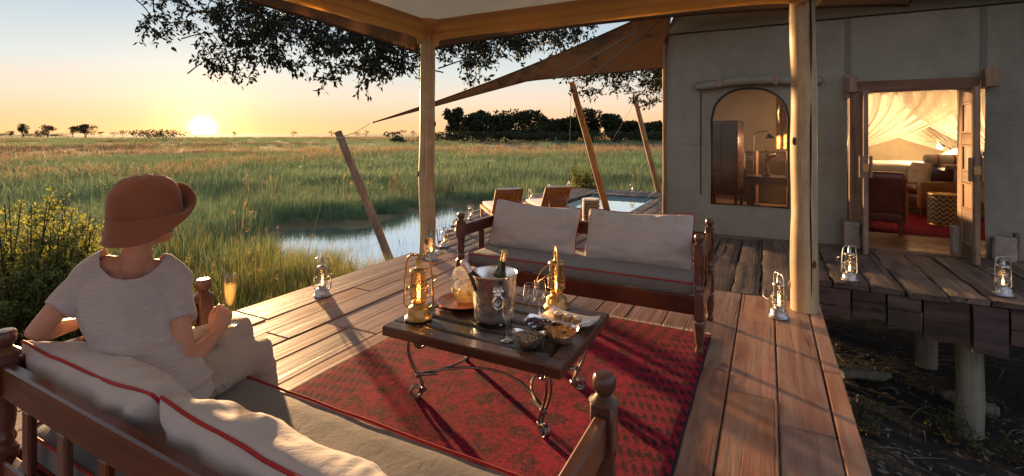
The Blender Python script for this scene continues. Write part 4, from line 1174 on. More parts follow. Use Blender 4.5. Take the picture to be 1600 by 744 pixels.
sofa('carved_sofa', (SX, FY, 0), 0, 'empty carved wooden sofa with grey cushions, across the coffee table')
sofa('carved_sofa', (SX, NY, 0), PI, 'carved wooden sofa in the foreground on which the woman sits')
pillow('back_cushion', (-1.79, 3.80, .615), (R(-20), R(3), R(3)), .80,   .43, .21, 3, n=60, crease=folds2, label='pale cushion with red piping, left one on the far sofa', group='pale cushions with red piping', sag=.02)
pillow('back_cushion', (-.90, 3.80, .612), (R(-20), R(-1), R(-2)), .84,   .43, .21, 4, n=60, crease=folds, label='pale cushion with red piping, right one on the far sofa', group='pale cushions with red piping', sag=.02)
pillow('back_cushion', (-1.87, .785, .570), (R(30), R(-1.5), R(0)), .86, .34, .21, 5, label='pale cushion with red piping behind the woman', group='pale cushions with red piping', sag=.035, wr=.8, n=96, crease=folds)
pillow('back_cushion', (-1.01, .79, .560), (R(30), R(.5), R(-1)), .88, .36, .20, 6, label='pale cushion with red piping in the foreground, beside the woman\'s cushion', group='pale cushions with red piping', sag=.03, wr=.8, n=96, crease=folds2)

# ================================================================== COFFEE TABLE
TZ = .41; tx0, tx1, ty0, ty1 = -1.80, -.787, 1.945, 2.675
tcx, tcy = (tx0+tx1)/2, (ty0+ty1)/2; tw, tl = tx1-tx0, ty1-ty0
tab = empty('coffee_table', (tcx, tcy, 0), label='low dark plank coffee table on scrolled wrought iron legs', cat='table')
FW = .085
for s in (-1, 1):
    MB().box((0, 0, 0), (tw, FW, .052), None, .006).build('frame_board', M['table_fx'], tab, (0, s*(tl/2-FW/2), TZ-.026))
    MB().box((0, 0, 0), (FW, tl-2*FW-.003, .052), None, .006).build('frame_board', M['table_fy'], tab, (s*(tw/2-FW/2), 0, TZ-.026))
nb = 4; bw = (tl-2*FW)/nb
for k in range(nb):
    board('tabletop_plank', tab, M['table_in'], (0, -tl/2+FW+bw*(k+.5), TZ-.024), (tw-2*FW-.008, bw-.003, .044), None, rough=.0011, seg=8)
def spiral(c, r0, r1, a0, a1, n=16): return [(c[0]+lerp(r0, r1, i/n)*math.cos(lerp(a0, a1, i/n)), c[1]+lerp(r0, r1, i/n)*math.sin(lerp(a0, a1, i/n))) for i in range(n+1)]
def bez(p, n=10):
    out = []
    for i in range(n+1):
        s = i/n; a = [(1-s)**3, 3*s*(1-s)**2, 3*s*s*(1-s), s**3]; out.append(tuple(sum(a[k]*p[k][j] for k in range(4)) for j in (0, 1)))
    return out
# leg profile in (u outward, z): top scroll, sweep in and down, foot scroll outwards
prof = spiral((-.065, .305), .012, .040, R(540), R(90), 20)[:-1]
prof = [(-.065-(u+.065), z) for u, z in prof]
leg2d = prof + bez(((-.062, .345), (.03, .35), (.02, .24), (-.055, .12)), 10) + bez(((-.055, .12), (-.085, .06), (-.085, .02), (-.04, .013)), 8)[1:] + spiral((-.04, .045), .032, .014, R(-90), R(270), 18)[1:]
for sx in (-1, 1):
    for sy in (-1, 1):
        dv = Vector((sx*.80, sy*.60, 0)).normalized(); pv = Vector((-dv.y, dv.x, 0)); base = Vector((sx*(tw/2-.10), sy*(tl/2-.10), 0))
        m = MB()
        for off in (-.012, .012):
            m.tube([base+dv*u+pv*off*(1-.5*max(0, .2-z)/.2)+Vector((0, 0, z)) for u, z in leg2d], .0068, 8)
        for u, z in ((-.052, .125), (-.08, .05)): m.box(tuple(base+dv*u+Vector((0, 0, z))), (.03, .03, .022), Matrix.Rotation(math.atan2(dv.y, dv.x), 3, 'Z'), .004)
        m.box(tuple(base+dv*-.03+Vector((0, 0, .350))), (.09, .03, .012), Matrix.Rotation(math.atan2(dv.y, dv.x), 3, 'Z'), .002)
        m.build('iron_leg', M['iron'], tab)
nodes = [Vector((sx*(tw/2-.10), sy*(tl/2-.10), 0))-Vector((sx*.8, sy*.6, 0))*.052+Vector((0, 0, .13)) for sx, sy in ((-1, -1), (1, -1), (1, 1), (-1, 1))]
for k in range(4):
    p, q = nodes[k], nodes[(k+1) % 4]; inward = -(p+q)/2; inward.z = 0
    L_ = (q-p).length; amt = .19 if L_ > .6 else .15
    MB().tube([p.lerp(q, s)+inward.normalized()*amt*math.sin(PI*s)**.8+Vector((0, 0, .02*math.sin(PI*s))) for s in [i/18 for i in range(19)]], .0072, 8).build('stretcher', M['iron'], tab)
for n_ in nodes:
    d = -n_; d.z = 0; d.normalize()
    MB().tube([n_, n_+d*.10], .010, 8).build('collar', M['iron'], tab)

# ================================================================== LANTERNS
LH = 0
def lantern_proto(kind):
    mt = 'brass' if kind == 'brass' else 'tin'
    a = empty('hurricane_lantern', (0, 0, 0))
    MB().lathe([(.068, 0), (.074, .004), (.074, .010), (.062, .019), (.058, .027), (.058, .055), (.053, .063), (.034, .072), (.030, .080)], n=28).build('fuel_tank', M[mt], a, angle=40)
    MB().lathe([(.030, .080), (.036, .086), (.036, .092), (.026, .100), (.012, .106)], n=20).build('burner', M[mt], a)
    MB().lathe([(.033, .094), (.045, .112), (.0515, .138), (.0495, .165), (.0445, .195), (.0410, .225), (.0395, .252)], n=26, cap=False).build('glass_globe', M['globe_amber' if kind == 'brass' else 'globe'], a, angle=180)
    m = MB(); m.lathe([(.042, .250), (.047, .255), (.042, .264), (.018, .270), (.014, .276), (.014, .322), (.0, .323)], n=22); m.build('chimney_cap', M[mt], a, angle=40)
    m = MB()
    for s in (-1, 1):
        m.tube([(s*.045, 0, .060), (s*.066, 0, .060), (s*.078, 0, .075), (s*.080, 0, .10), (s*.076, 0, .20), (s*.066, 0, .305), (s*.058, 0, .328), (s*.040, 0, .338), (s*.022, 0, .338)], .0056, 8)
    m.tube([(-.024, 0, .338), (0, 0, .338), (.024, 0, .338)], .0056, 8)
    m.tube([(0, 0, .318), (0, 0, .336)], .009, 8)
    m.build('side_tube', M[mt], a, angle=180)
    m = MB()
    for z, r in ((.118, .050), (.168, .052)): m.tube([(r*math.cos(w), r*math.sin(w), z) for w in [2*PI*i/20 for i in range(20)]], .0014, 5, closed=True)
    m.tube([(-.076, 0, .19), (-.03, -.047, .155), (.03, -.046, .125), (.077, 0, .12)], .0014, 5)
    m.tube([(-.077, 0, .12), (-.03, .047, .125), (.03, .047, .155), (.076, 0, .19)], .0014, 5)
    m.build('wire_guard', M[mt], a, angle=180)
    m = MB(); m.tube([(-.077, 0, .235), (-.085, .05, .215), (-.07, .085, .185), (-.03, .108, .155), (.03, .108, .155), (.07, .085, .185), (.085, .05, .215), (.077, 0, .235)], .0018, 6)
    m.build('bail_handle', M[mt], a, angle=180)
    MB().lathe([(.0, .104), (.0065, .110), (.0085, .118), (.0065, .130), (.003, .142), (.0, .150)], n=12).build('flame', M['flame'], a)
    point('flame_light', (0, 0, .125), .18, a, (1, .52, .18), .012)
    return a
pb = lantern_proto('brass'); pt = lantern_proto('tin')
LAN = [
 ('b', (-1.69, 2.115, TZ+.001), 20, 'brass hurricane lantern on the table corner beside the copper tray', 1.02),
 ('b', (-1.085, 2.615, TZ+.001), 118, 'brass hurricane lantern on the table behind the tartlets', 1.02),
 ('t', (-3.46, 3.00, 0), 25, 'lit tin lantern alone on the deck edge by the grass', .98),
 ('t', (-3.36, 4.43, 0), 40, 'lit tin lantern at the foot of the pond-side roof post', 1.0),
 ('t', (.075, 4.29, 0), 118, 'lit tin lantern at the foot of the thick roof post before the tent', 1.0),
 ('t', (.70, 5.70, 0), 30, 'lit tin lantern on the rough platform by the left door leaf', .98),
 ('t', (1.83, 5.80, 0), 30, 'lit tin lantern at the far right of the rough platform', 1.0),
 ('t', (-5.0, 6.95, PZ), 30, 'lit tin lantern on the lower deck nearest the roof post', 1.0),
 ('t', (-5.55, 8.20, PZ), 10, 'lit tin lantern on the lower deck edge, at the pond', 1.0),
 ('t', (-6.05, 9.45, PZ), 50, 'lit tin lantern on the lower deck edge left of the loungers', 1.0),
 ('t', (-6.25, 13.1, PZ), 15, 'small far lantern between the two loungers', 1.0),
 ('t', (-6.25, 14.5, PZ), 60, 'small far lantern just left of the right lounger\'s top edge', 1.0),
 ('t', (-6.0, 15.6, PZ), 60, 'small far lantern just right of the right lounger\'s top edge', 1.0),
 ('t', (-4.05, 16.4, PZ), 35, 'small far lantern on the boards beyond the pool', 1.0),
]
used = {'b': False, 't': False}
for k, loc, rz, lab, sc in LAN:
    p = pb if k == 'b' else pt
    o = copy_tree(p) if used[k] else p
    used[k] = True
    o.location = loc; o.rotation_euler = (0, 0, R(rz)); o.scale = (sc, sc, sc)
    o['label'] = lab; o['category'] = 'lantern'; o['group'] = 'hurricane lanterns set out on decks and table'

# ================================================================== THINGS ON THE TABLE
tz = TZ+.0015
tr_ = empty('copper_tray', (-1.60, 2.41, tz), label='round copper tray under the lemonade jug', cat='tray')
MB().lathe([(.0, .004), (.115, .004), (.128, .010), (.150, .022), (.152, .026), (.148, .027), (.126, .014), (.112, .009), (0, .009)], n=40).build('dish', M['copper'], tr_, angle=60)
jug = empty('glass_jug', (-1.585, 2.425, tz+.0105), R(-20), label='round glass jug of iced lemonade under a beaded cover on the copper tray', cat='jug')
bodyp = [(.0, .002), (.045, .002), (.060, .012), (.080, .045), (.086, .075), (.080, .105), (.066, .135), (.060, .160), (.062, .180), (.068, .190)]
MB().lathe(bodyp, n=32, cap=False).build('body', M['glass'], jug, angle=180)
t = MT('lemonade', .1); tb = t.n.new('ShaderNodeBsdfTransparent'); t.put(tb.inputs[0], (.93, .82, .58)); tl_ = t.n.new('ShaderNodeBsdfTranslucent'); t.put(tl_.inputs[0], (.95, .78, .45))
df = t.n.new('ShaderNodeBsdfGlossy'); df.inputs['Roughness'].default_value = .1
x1 = t.n.new('ShaderNodeMixShader'); x1.inputs[0].default_value = .14; t.nt.links.new(tb.outputs[0], x1.inputs[1]); t.nt.links.new(tl_.outputs[0], x1.inputs[2])
x2 = t.n.new('ShaderNodeMixShader'); x2.inputs[0].default_value = .06; t.nt.links.new(x1.outputs[0], x2.inputs[1]); t.nt.links.new(df.outputs[0], x2.inputs[2]); M['lemon'] = t.surf(x2.outputs[0])
MB().lathe([(.0, .006), (.043, .006), (.057, .015), (.076, .046), (.082, .075), (.076, .104), (.066, .125), (.0, .125)], n=28).build('lemonade', M['lemon'], jug, angle=180)
MB().tube([(-.062, 0, .165), (-.095, 0, .172), (-.118, 0, .15), (-.118, 0, .115), (-.100, 0, .085), (-.083, 0, .075)], [.010, .009, .008, .008, .008, .010], 10).build('handle', M['glass'], jug, angle=180)
m = MB(); jr = random.Random(2)
for k in range(9):
    a = jr.uniform(0, 2*PI); m.box((.045*math.cos(a)*jr.random(), .045*math.sin(a), jr.uniform(.03, .12)), (.022, .022, .022), Matrix.Rotation(jr.uniform(0, 3), 3, Vector((jr.random(), jr.random(), jr.random()+.1)).normalized()), .003)
m.build('ice_cubes', M['glass'], jug, kind='stuff')
t = MT('lace_cover', .9); tb = t.n.new('ShaderNodeBsdfTransparent'); df = t.n.new('ShaderNodeBsdfTranslucent'); t.put(df.inputs[0], (.85, .80, .74)); d2 = t.n.new('ShaderNodeBsdfDiffuse'); t.put(d2.inputs[0], (.85, .80, .74))
x0 = t.n.new('ShaderNodeMixShader'); x0.inputs[0].default_value = .5; t.nt.links.new(df.outputs[0], x0.inputs[1]); t.nt.links.new(d2.outputs[0], x0.inputs[2])
x1 = t.n.new('ShaderNodeMixShader'); hol = t.ramp(t.vor(t.obj(rnd=False), 230), ((.25, .55), (.5, .05))); t.put(x1.inputs[0], hol); t.nt.links.new(x0.outputs[0], x1.inputs[1]); t.nt.links.new(tb.outputs[0], x1.inputs[2]); M['lace'] = t.surf(x1.outputs[0])
m = MB()
def lace(u, v):
    w = 2*PI*u; r = .088*v; z = .198-.002*v
    if v > .78: q = (v-.78)/.22; r = .070+.012*q; z = .196-.040*q+.006*math.sin(w*9)
    return (r*math.cos(w), r*math.sin(w), z+.004*nz((u*9, v*4, 0)))
m.grid(lace, 48, 12, wrap_u=True); cov = m.build('lace_cover', M['lace'], jug, angle=180)
m = MB()
for k in range(36):
    w = 2*PI*k/36; m.ball((.084*math.cos(w), .084*math.sin(w), .148+.006*math.sin(w*9)-.005*(k % 2)), .0048, 6, 4)
m.build('bead_edge', M['glass'], cov, kind='stuff')
# ice bucket
bk = empty('ice_bucket', (-1.31, 2.28, tz), R(8), label='silver ice bucket with ring handles holding two bottles', cat='bucket')
MB().lathe([(.0, .012), (.086, .012), (.092, .018), (.094, .03), (.108, .215), (.113, .222), (.114, .228), (.110, .231), (.104, .224), (.090, .03), (.0, .026)], n=48).build('pail', M['silver'], bk, angle=40)
for k in range(4):
    w = PI/4+PI/2*k; MB().ball((.078*math.cos(w), .078*math.sin(w), .006), .0075, 10, 6).build('foot', M['silver'], bk)
for w in (R(-58), R(122)):
    c = Vector((.103*math.cos(w), .103*math.sin(w), .150)); rad = Vector((math.cos(w), math.sin(w), 0)); tan = Vector((-math.sin(w), math.cos(w), 0))
    m = MB(); m.tube([c+rad*.010+tan*.024*math.cos(a)+Vector((0, 0, -.030+.030*math.sin(a))) for a in [2*PI*i/18 for i in range(18)]], .0042, 7, closed=True); m.build('ring_handle', M['silver'], bk)
    m = MB(); m.ball(c+rad*.006+Vector((0, 0, .006)), (.016, .016, .013), 10, 6)
    for a in (-.018, 0, .018): m.ball(c+rad*.006+tan*a+Vector((0, 0, .020)), .008, 8, 5)
    m.build('lion_boss', M['silver'], bk)
m = MB(); br_ = random.Random(4)
for k in range(34):
    a = br_.uniform(0, 2*PI); r = .088*math.sqrt(br_.random()); m.box((r*math.cos(a), r*math.sin(a), br_.uniform(.13, .165)), (.026, .026, .026), Matrix.Rotation(br_.uniform(0, 3), 3, Vector((br_.random(), br_.random(), br_.random()+.1)).normalized()), .004)
m.build('ice', M['glass'], bk, kind='stuff')
t = MT('green_bottle', .06, spec=.6); M['bottle'] = t.done((.045, .055, .012), .06, Transmission_Weight=.35, IOR=1.5)
t = MT('dark_bottle', .08, spec=.6); M['bottle_dk'] = t.done((.012, .016, .008), .08)
M['foil_gold'] = metal('gold_foil', (.75, .60, .32), .3, .3, .8); M['foil_rose'] = metal('pale_foil', (.80, .66, .62), .35, .25, .6)
t = MT('paper_label', .8); M['paper'] = t.done((.62, .52, .52), .7); t = MT('dark_label', .6); M['paper_dk'] = t.done((.06, .03, .035), .6)
def bottle(loc, rot, label, kind):
    a = empty('wine_bottle', loc, label=label, cat='bottle', group='bottles in the ice bucket'); a.rotation_euler = rot
    if kind == 'w': pr = [(.0, .0), (.034, .0), (.038, .006), (.038, .16), (.036, .185), (.026, .215), (.0165, .245), (.0145, .262), (.0145, .27)]; f = [(.0148, .262), (.0150, .30), (.0165, .303), (.0165, .316), (.013, .318), (.0, .318)]; lb = (.06, .145)
    else: pr = [(.0, .0), (.038, .0), (.043, .008), (.043, .14), (.040, .17), (.028, .21), (.019, .245), (.0165, .262)]; f = [(.0190, .252), (.0175, .272), (.0185, .292), (.0195, .300), (.019, .318), (.014, .326), (.0, .328)]; lb = (.05, .13)
    MB().lathe(pr, n=26, cap=False).build('glass', M['bottle' if kind == 'w' else 'bottle_dk'], a, angle=180)
    MB().lathe(f, n=22, cap=False).build('foil', M['foil_gold' if kind == 'w' else 'foil_rose'], a, angle=60)
    r = pr[3][0]+.0006
    MB().lathe([(r, lb[0]), (r, lb[1]+(.03 if kind == 'w' else .02))], n=30, cap=False).build('label', M['paper' if kind == 'w' else 'paper_dk'], a)
    return a
bottle((-1.325, 2.295, tz+.075), (R(4), R(14), R(10)), 'green wine bottle with gold foil leaning right in the ice bucket', 'w')
bottle((-1.262, 2.24, tz+.070), (R(14), R(-34), R(-4)), 'dark champagne bottle with pale foil leaning left in the ice bucket', 'c')
bk.scale = (1.14, 1.14, 1.14)
# glasses
def wineglass(loc, label, kind, group='glasses on the table'):
    a = empty('wine_glass' if kind == 'w' else 'champagne_flute', loc, label=label, cat='glass', group=group)
    if kind == 'w': st, bowl = .085, [(.004, .085), (.018, .092), (.032, .112), (.036, .135), (.033, .165), (.029, .195)]
    else: st, bowl = .075, [(.004, .075), (.012, .085), (.020, .110), (.0245, .140), (.0245, .170), (.0215, .205)]
    MB().lathe([(.0, .001), (.033, .001), (.034, .002), (.012, .005), (.0045, .014), (.0038, st-.01), (.004, st)], n=22, cap=False).build('stem', M['glass'], a, angle=180)
    MB().lathe(bowl, n=26, cap=False).build('bowl', M['glass'], a, angle=180)
    r, z = bowl[-1]; MB().tube([(r*math.cos(w), r*math.sin(w), z) for w in [2*PI*i/26 for i in range(26)]], .0009, 5, closed=True).build('rim', M['glass'], a)
    return a
wineglass((-1.142, 2.375, tz), 'empty wine glass, the nearer of the pair beside the bucket', 'w')
wineglass((-1.118, 2.452, tz), 'empty wine glass, the further of the pair beside the bucket', 'w')
wineglass((-1.128, 2.092, tz), 'empty champagne flute at the front edge of the table', 'f')
# plate with tartlets
pl = empty('serving_plate', (-.945, 2.455, tz), R(-6), label='oblong white plate with three tartlets and a fork', cat='plate')
m = MB(); m.grid(lambda u, v: (lerp(-.145, .145, u), lerp(-.085, .085, v), .006+.020*(abs(2*u-1)**3)+.010*abs(2*v-1)**3), 20, 12)
m.grid(lambda u, v: (lerp(-.145, .145, u), lerp(-.085, .085, v), .0005+.020*(abs(2*u-1)**3)+.010*abs(2*v-1)**3), 20, 12, flip=True)
m.build('dish', M['ceramic'], pl, angle=180)
M['pastry'] = plain('pastry', (.50, .25, .09), .7, .4, 60, .4); M['cream'] = plain('cream_filling', (.80, .66, .42), .6, .15, 40, .2)
for k, x in enumerate((-.062, -.004, .052)):
    q = empty('tartlet', (-.945+x*.995, 2.455-.012+.012*(k-1)*-.6, tz+.007), label=('tartlet on the plate end nearest the lantern', 'middle tartlet of the three on the white plate', 'tartlet on the plate nearest the fork')[k], cat='tartlet', group='tartlets on the white plate')
    MB().lathe([(.0, 0), (.018, 0), (.021, .004), (.026, .024), (.027, .027), (.023, .026), (.0, .024)], n=18).build('crust', M['pastry'], q)
    MB().lathe([(.0235, .025), (.020, .033), (.010, .037), (.0, .038)], n=16).build('filling', M['cream'], q, angle=180)
fk = empty('dessert_fork', (-.845, 2.43, tz+.022), R(60), label='small silver fork on the white plate', cat='fork')
MB().tube([(-.06, 0, 0), (0, 0, .003), (.03, 0, .002)], [.004, .0025, .004], 7, flat=.5).build('handle', M['silver'], fk)
m = MB()
for yy in (-.006, 0, .006): m.tube([(.03, yy*.6, .002), (.04, yy, .001), (.065, yy, .003)], .0014, 5)
m.build('tines', M['silver'], fk)
# wavy silver bowls
def bowl(loc, rz, label, fill, R0=.075):
    a = empty('silver_bowl', loc, rz, label=label, cat='bowl', group='wavy silver snack bowls')
    def fn(s):
        def g_(u, v):
            w = 2*PI*u; k = v if s == 0 else v
            r = (R0*(.38+.62*k**.6))*(1+.14*math.cos(2*w)*k)-(.0025 if s else 0); z = .055*k**1.5+.012*math.cos(2*w)*k*k*1.2+(.003 if s else 0)*(1-k)
            return (r*math.cos(w), r*math.sin(w), z)
        return g_
    m = MB(); m.grid(fn(0), 40, 10, wrap_u=True, flip=False); m.grid(fn(1), 40, 10, wrap_u=True, flip=True)
    m.f.append(tuple(range(40))); m.build('shell', M['silver'], a, angle=180)
    rb = random.Random(hash(label) % 1000 if False else len(label)); m = MB()
    col = {'nuts': ('mixed_nuts', (.42, .30, .20)), 'fruit': ('dried_fruit', (.75, .30, .05)), 'berries': ('dark_berries', (.10, .03, .05))}[fill]
    n = {'nuts': 120, 'fruit': 34, 'berries': 60}[fill]
    for k in range(n):
        w = rb.uniform(0, 2*PI); r = R0*.86*math.sqrt(rb.random()); rr_ = r*(1+.12*math.cos(2*w)); z = .040+.012*(1-(r/R0)**2)+rb.uniform(-.004, .006)
        c = (rr_*math.cos(w), rr_*math.sin(w), z)
        if fill == 'fruit':
            rt = Matrix.Rotation(rb.uniform(0, 6), 3, 'Z') @ Matrix.Rotation(rb.uniform(-.5, .5), 3, 'X')
            p = [rt @ Vector(v) for v in ((-.022, 0, -.003), (-.008, .004, .004), (.008, -.003, .004), (.022, 0, -.002))]
            m.tube([Vector(c)+v for v in p], [.004, .009, .009, .004], 7, flat=.5)
        else: m.ball(c, (rb.uniform(.005, .0075), rb.uniform(.005, .0075), rb.uniform(.004, .006)) if fill == 'nuts' else .0075, 7, 5)
    M[fill] = plain(col[0], col[1], .55 if fill != 'berries' else .25, .6, 90, .3)
    m.build(col[0], M[fill], a, kind='stuff', angle=180)
    return a
bowl((-1.005, 2.085, tz), R(15), 'silver bowl of mixed nuts at the front corner of the table', 'nuts')
bowl((-.885, 2.20, tz), R(30), 'silver bowl of orange dried fruit in front of the white plate', 'fruit')
bowl((-1.025, 2.255, tz), R(-20), 'silver bowl of dark berries behind the nuts', 'berries', .07)

# ================================================================== POOLSIDE
def lounger_proto():
    a = empty('sun_lounger', (0, 0, 0))
    def bx(c, d, nm, mat='teak', rot=None): return MB().box((0, 0, 0), d, None, .006).build(nm, M[mat], a, c, rot)
    # local: hinge at origin, foot end towards +X, width along Y
    for s in (-1, 1):
        bx((.42, s*.27, .25), (1.95, .045, .07), 'side_rail')
        for x in (1.30, -.45): MB().box((0, 0, 0), (.06, .05, .23), None, .006).build('leg', M['teak'], a, (x, s*.27, .115))
    for x in (1.36, -.52): bx((x, 0, .25), (.04, .495, .06), 'cross_rail')
    for k in range(12): bx((.06+.11*k, 0, .292), (.085, .50, .018), 'seat_slat')
    B = empty('backrest', (0, 0, .29), 0); setp(B, a); B.rotation_euler = (0, R(52), 0)      # leans back towards -X
    for s in (-1, 1): MB().box((0, 0, 0), (.70, .045, .04), None, .006).build('back_stile', M['teak'], B, (-.35, s*.27, 0))
    for k in range(9): MB().box((0, 0, 0), (.062, .495, .018), None, .004).build('back_slat', M['teak'], B, (-.045-.077*k, 0, 0))
    for s in (-1, 1):
        MB().tube([(-.33, s*.20, .64), (-.52, s*.20, .28)], .016, 6).build('prop', M['teak'], a)
    soft_box((1.25, .52, .08), .03, 16, .004, 3).build('seat_pad', M['white'], a, (.66, 0, .345), angle=180)
    q = soft_box((.66, .50, .07), .03, 14, .004, 5).build('back_pad', M['white'], B, (-.35, 0, .050), angle=180)
    return a
lp = lounger_proto()
for i, (x, y, lab) in enumerate(((-4.93, 9.05, 'teak sun lounger with white pad, the left one nearer the pond'), (-4.20, 9.88, 'teak sun lounger with white pad, the right one beside the pool'))):
    o = lp if i == 0 else copy_tree(lp)
    o.location = (x, y, PZ); o.rotation_euler = (0, 0, R(90+41.5)); tag(o, lab, 'sun lounger', 'teak sun loungers by the pool')

# ================================================================== LEANING POLES, SAIL
def D(px, py, d):      # a measured sight line: distance d along it
    f = 760.0; r = (px-800)/f*d; c, s = math.cos(HEAD), math.sin(HEAD)
    return Vector((r*c-d*s, r*s+d*c, EYE-(py-209)/f*d))
def lean(base, top, r, label, seed, mat, guy):
    o = pole('leaning_pole', base, top, r*1.05, r*.92, mat, label, 'pole', seed, group='leaning tension poles', wob=.008, knots=3)
    tp = Vector(top)-Vector(base); b = Vector(base)
    m = MB(); m.tube([tp+Vector((.03*math.cos(a), .03*math.sin(a), -.18)) for a in [0]]+[tp+Vector((0, 0, -.2))], .004, 5) if False else None
    for g_ in guy:
        g_ = Vector(g_)-b; st = tp+Vector((0, 0, -.10)); MB().tube([st.lerp(g_, i/8)-Vector((0, 0, .05*math.sin(PI*i/8))) for i in range(9)], .0055, 5).build('guy_rope', M['rope'], o)
    MB().lathe([(r*1.04, -.03), (r*1.12, -.02), (r*1.12, .02), (r*1.04, .03)], n=14, cap=False).build('rope_binding', M['rope'], o, tuple(tp*.955))
    return o
SAILTIP = D(578, 193, 9.0)
P1B, P1T = D(619, 429, 9.05), D(528, 206, 9.3)
lean(P1B, P1T, .075, 'reddish leaning pole standing in the pond, guyed to the sail tip', 61, 'pole_red', [SAILTIP, D(465, 452, 9.5)])
P2B = Vector((-3.46, 11.6, PZ)); P2T = D(893, 128, 11.4)
lean(P2B, P2T, .080, 'leaning pole beside the plunge pool', 62, 'pole_red', [Vector((P2T.x-.3, P2T.y+.4, -1.2))])
P3B = Vector((-3.25, 16.75, PZ)); P3T = D(992, 154, 16.2)
lean(P3B, P3T, .085, 'far leaning pole at the back corner of the pool deck', 63, 'pole_red', [D(925, 270, 17.5), Vector((-1.4, 13.0, 2.6))])
sl_ = empty('shade_sail', tuple(SAILTIP), label='brown canvas shade sail stretched from the tent to the pond pole', cat='shade sail')
A = Vector((TX0-.02, TY+.1, 2.42)); B_ = Vector((TX0+.15, TY-.25, 3.30)); T_ = SAILTIP; KN = D(826, 126, 7.9)
def sail(u, v, s=0):
    lo = A.lerp(KN, u/.42) if u < .42 else KN.lerp(T_, (u-.42)/.58)
    hi = B_.lerp(T_, u); k = math.sin(PI*u)
    q = lo.lerp(hi, v)+Vector((0, 0, -.10*k*v-.06*k*math.sin(PI*v)))
    return q-T_+Vector((0, 0, -.006*s))
MB().grid(lambda u, v: sail(u*.985, v), 44, 12).build('canvas', M['sail'], sl_, angle=180)
for v in (0, 1): MB().tube([sail(i/30*.985, v) for i in range(31)], .010, 6).build('hem', M['fly'], sl_)
for u0, u1 in ((.06, .34), (.02, .22)):
    MB().tube([sail(u0, .85)+Vector((0, 0, -.03)), sail(u1, .06)+Vector((0, 0, -.03))], .014, 7).build('spreader', M['strap'], sl_)
MB().tube([sail(.985, .5)+Vector((.022*math.cos(a), 0, .022*math.sin(a))) for a in [2*PI*i/12 for i in range(12)]], .005, 6, closed=True).build('ring', M['tin'], sl_)
# ================================================================== THE WOMAN
M['skin'] = None
t = MT('skin', .5, spec=.35); o_ = t.obj(rnd=False); n_ = t.noise(o_, 14, 4, .6); n2 = t.noise(o_, 90, 3, .6)
t.b.inputs['Subsurface Weight'].default_value = .12; t.b.inputs['Subsurface Radius'].default_value = (.02, .008, .004)
M['skin'] = t.done(t.mix(t.ramp(n_, ((.35, 0.0), (.7, 1.0))), (.52, .26, .165), (.45, .205, .13)), None, t.bump(n2, .06, .002))
V = Vector
wom = empty('person', (-1.93, .95, .44), label='woman in bucket hat and pale T-shirt sitting on the foreground sofa, holding a champagne flute', cat='person')
W0 = V((-1.93, .95, .44))
hip = V((-1.925, .93, .545)); waist = V((-2.0, .915, .68)); chest = V((-2.085, .925, .80)); upper = V((-2.10, .94, .885)); neckb = V((-2.085, .945, .955))
shR = V((-2.025, 1.055, .845)); shL = V((-2.165, .845, .90))
elR = V((-1.838, .995, .60)); wrR = V((-1.935, 1.165, .627)); haR = V((-1.945, 1.215, .675))
elL = V((-2.172, .70, .752)); wrL = V((-2.275, .835, .715))
head = V((-2.055, .985, 1.115))
hpR = V((-1.86, .96, .52)); hpL = V((-2.0, .93, .53)); knR = V((-1.945, 1.33, .475)); knL = V((-2.015, 1.285, .572))
anR = V((-1.965, 1.40, .09)); anL = V((-2.08, 1.405, .09))
latC = V((.45, .89, 0)).normalized(); latH = V((.95, .32, 0)).normalized()
def fwd(l): return V((-l.y, l.x, 0))
def torso(mb, g, top=True, low=.0):
    secs = []
    def S(c, lat, a, b, tilt=0): secs.append((c, lat*(a+g), fwd(lat)*(b+g)+V((0, 0, tilt))))
    S(hip+V((0, 0, -.09-low)), latH, .12, .09); S(hip+V((0, 0, -.05)), latH, .165, .125); S(hip, latH, .172, .130)
    S(hip.lerp(waist, .5), latH.lerp(latC, .3).normalized(), .150, .108); S(waist, latH.lerp(latC, .5).normalized(), .122, .094)
    S(waist.lerp(chest, .5), latC, .124, .100); S(chest, latC, .130, .102); S(chest.lerp(upper, .6), latC, .145, .094)
    S(upper, latC, .138, .080)
    if top:
        S(upper.lerp(neckb, .5), latC, .105, .066); S(neckb, latC, .060, .055)
    mb.loft(secs, 24)
def shoulders(mb, g):
    mb.limb([neckb+V((0, 0, -.045)), shR.lerp(neckb, .35)+V((0, 0, .02)), shR], [.055+g, .056+g, .056+g], 16)
    mb.limb([neckb+V((0, 0, -.045)), shL.lerp(neckb, .35)+V((0, 0, .02)), shL], [.055+g, .056+g, .056+g], 16)
# --- body
mb = MB(); torso(mb, -.022); shoulders(mb, -.016)
mb.limb([neckb+V((0, 0, -.03)), V((-2.072, .955, 1.01)), head+V((0, 0, -.03))], [.054, .044, .048], 18)
look = V((-.55, .83, 0)).normalized(); side = V((look.y, -look.x, 0))
hs = []
for z, a, b, o in ((-.115, .028, .035, .055), (-.10, .045, .055, .045), (-.07, .058, .078, .02), (-.03, .066, .090, .005), (.02, .072, .096, 0), (.06, .070, .092, -.004), (.09, .055, .072, -.006), (.112, .028, .035, -.008)):
    hs.append((head+look*o+V((0, 0, z)), side*a, look*b))
mb.loft(hs, 22)
mb.limb([head+look*.088+V((0, 0, .012)), head+look*.112+V((0, 0, -.028)), head+look*.095+V((0, 0, -.034))], [.008, .012, .010], 8)   # nose
mb.ball(head+look*.088+V((0, 0, -.066)), (.018, .018, .009)); mb.ball(head+look*.082+V((0, 0, -.105)), (.022, .022, .016))
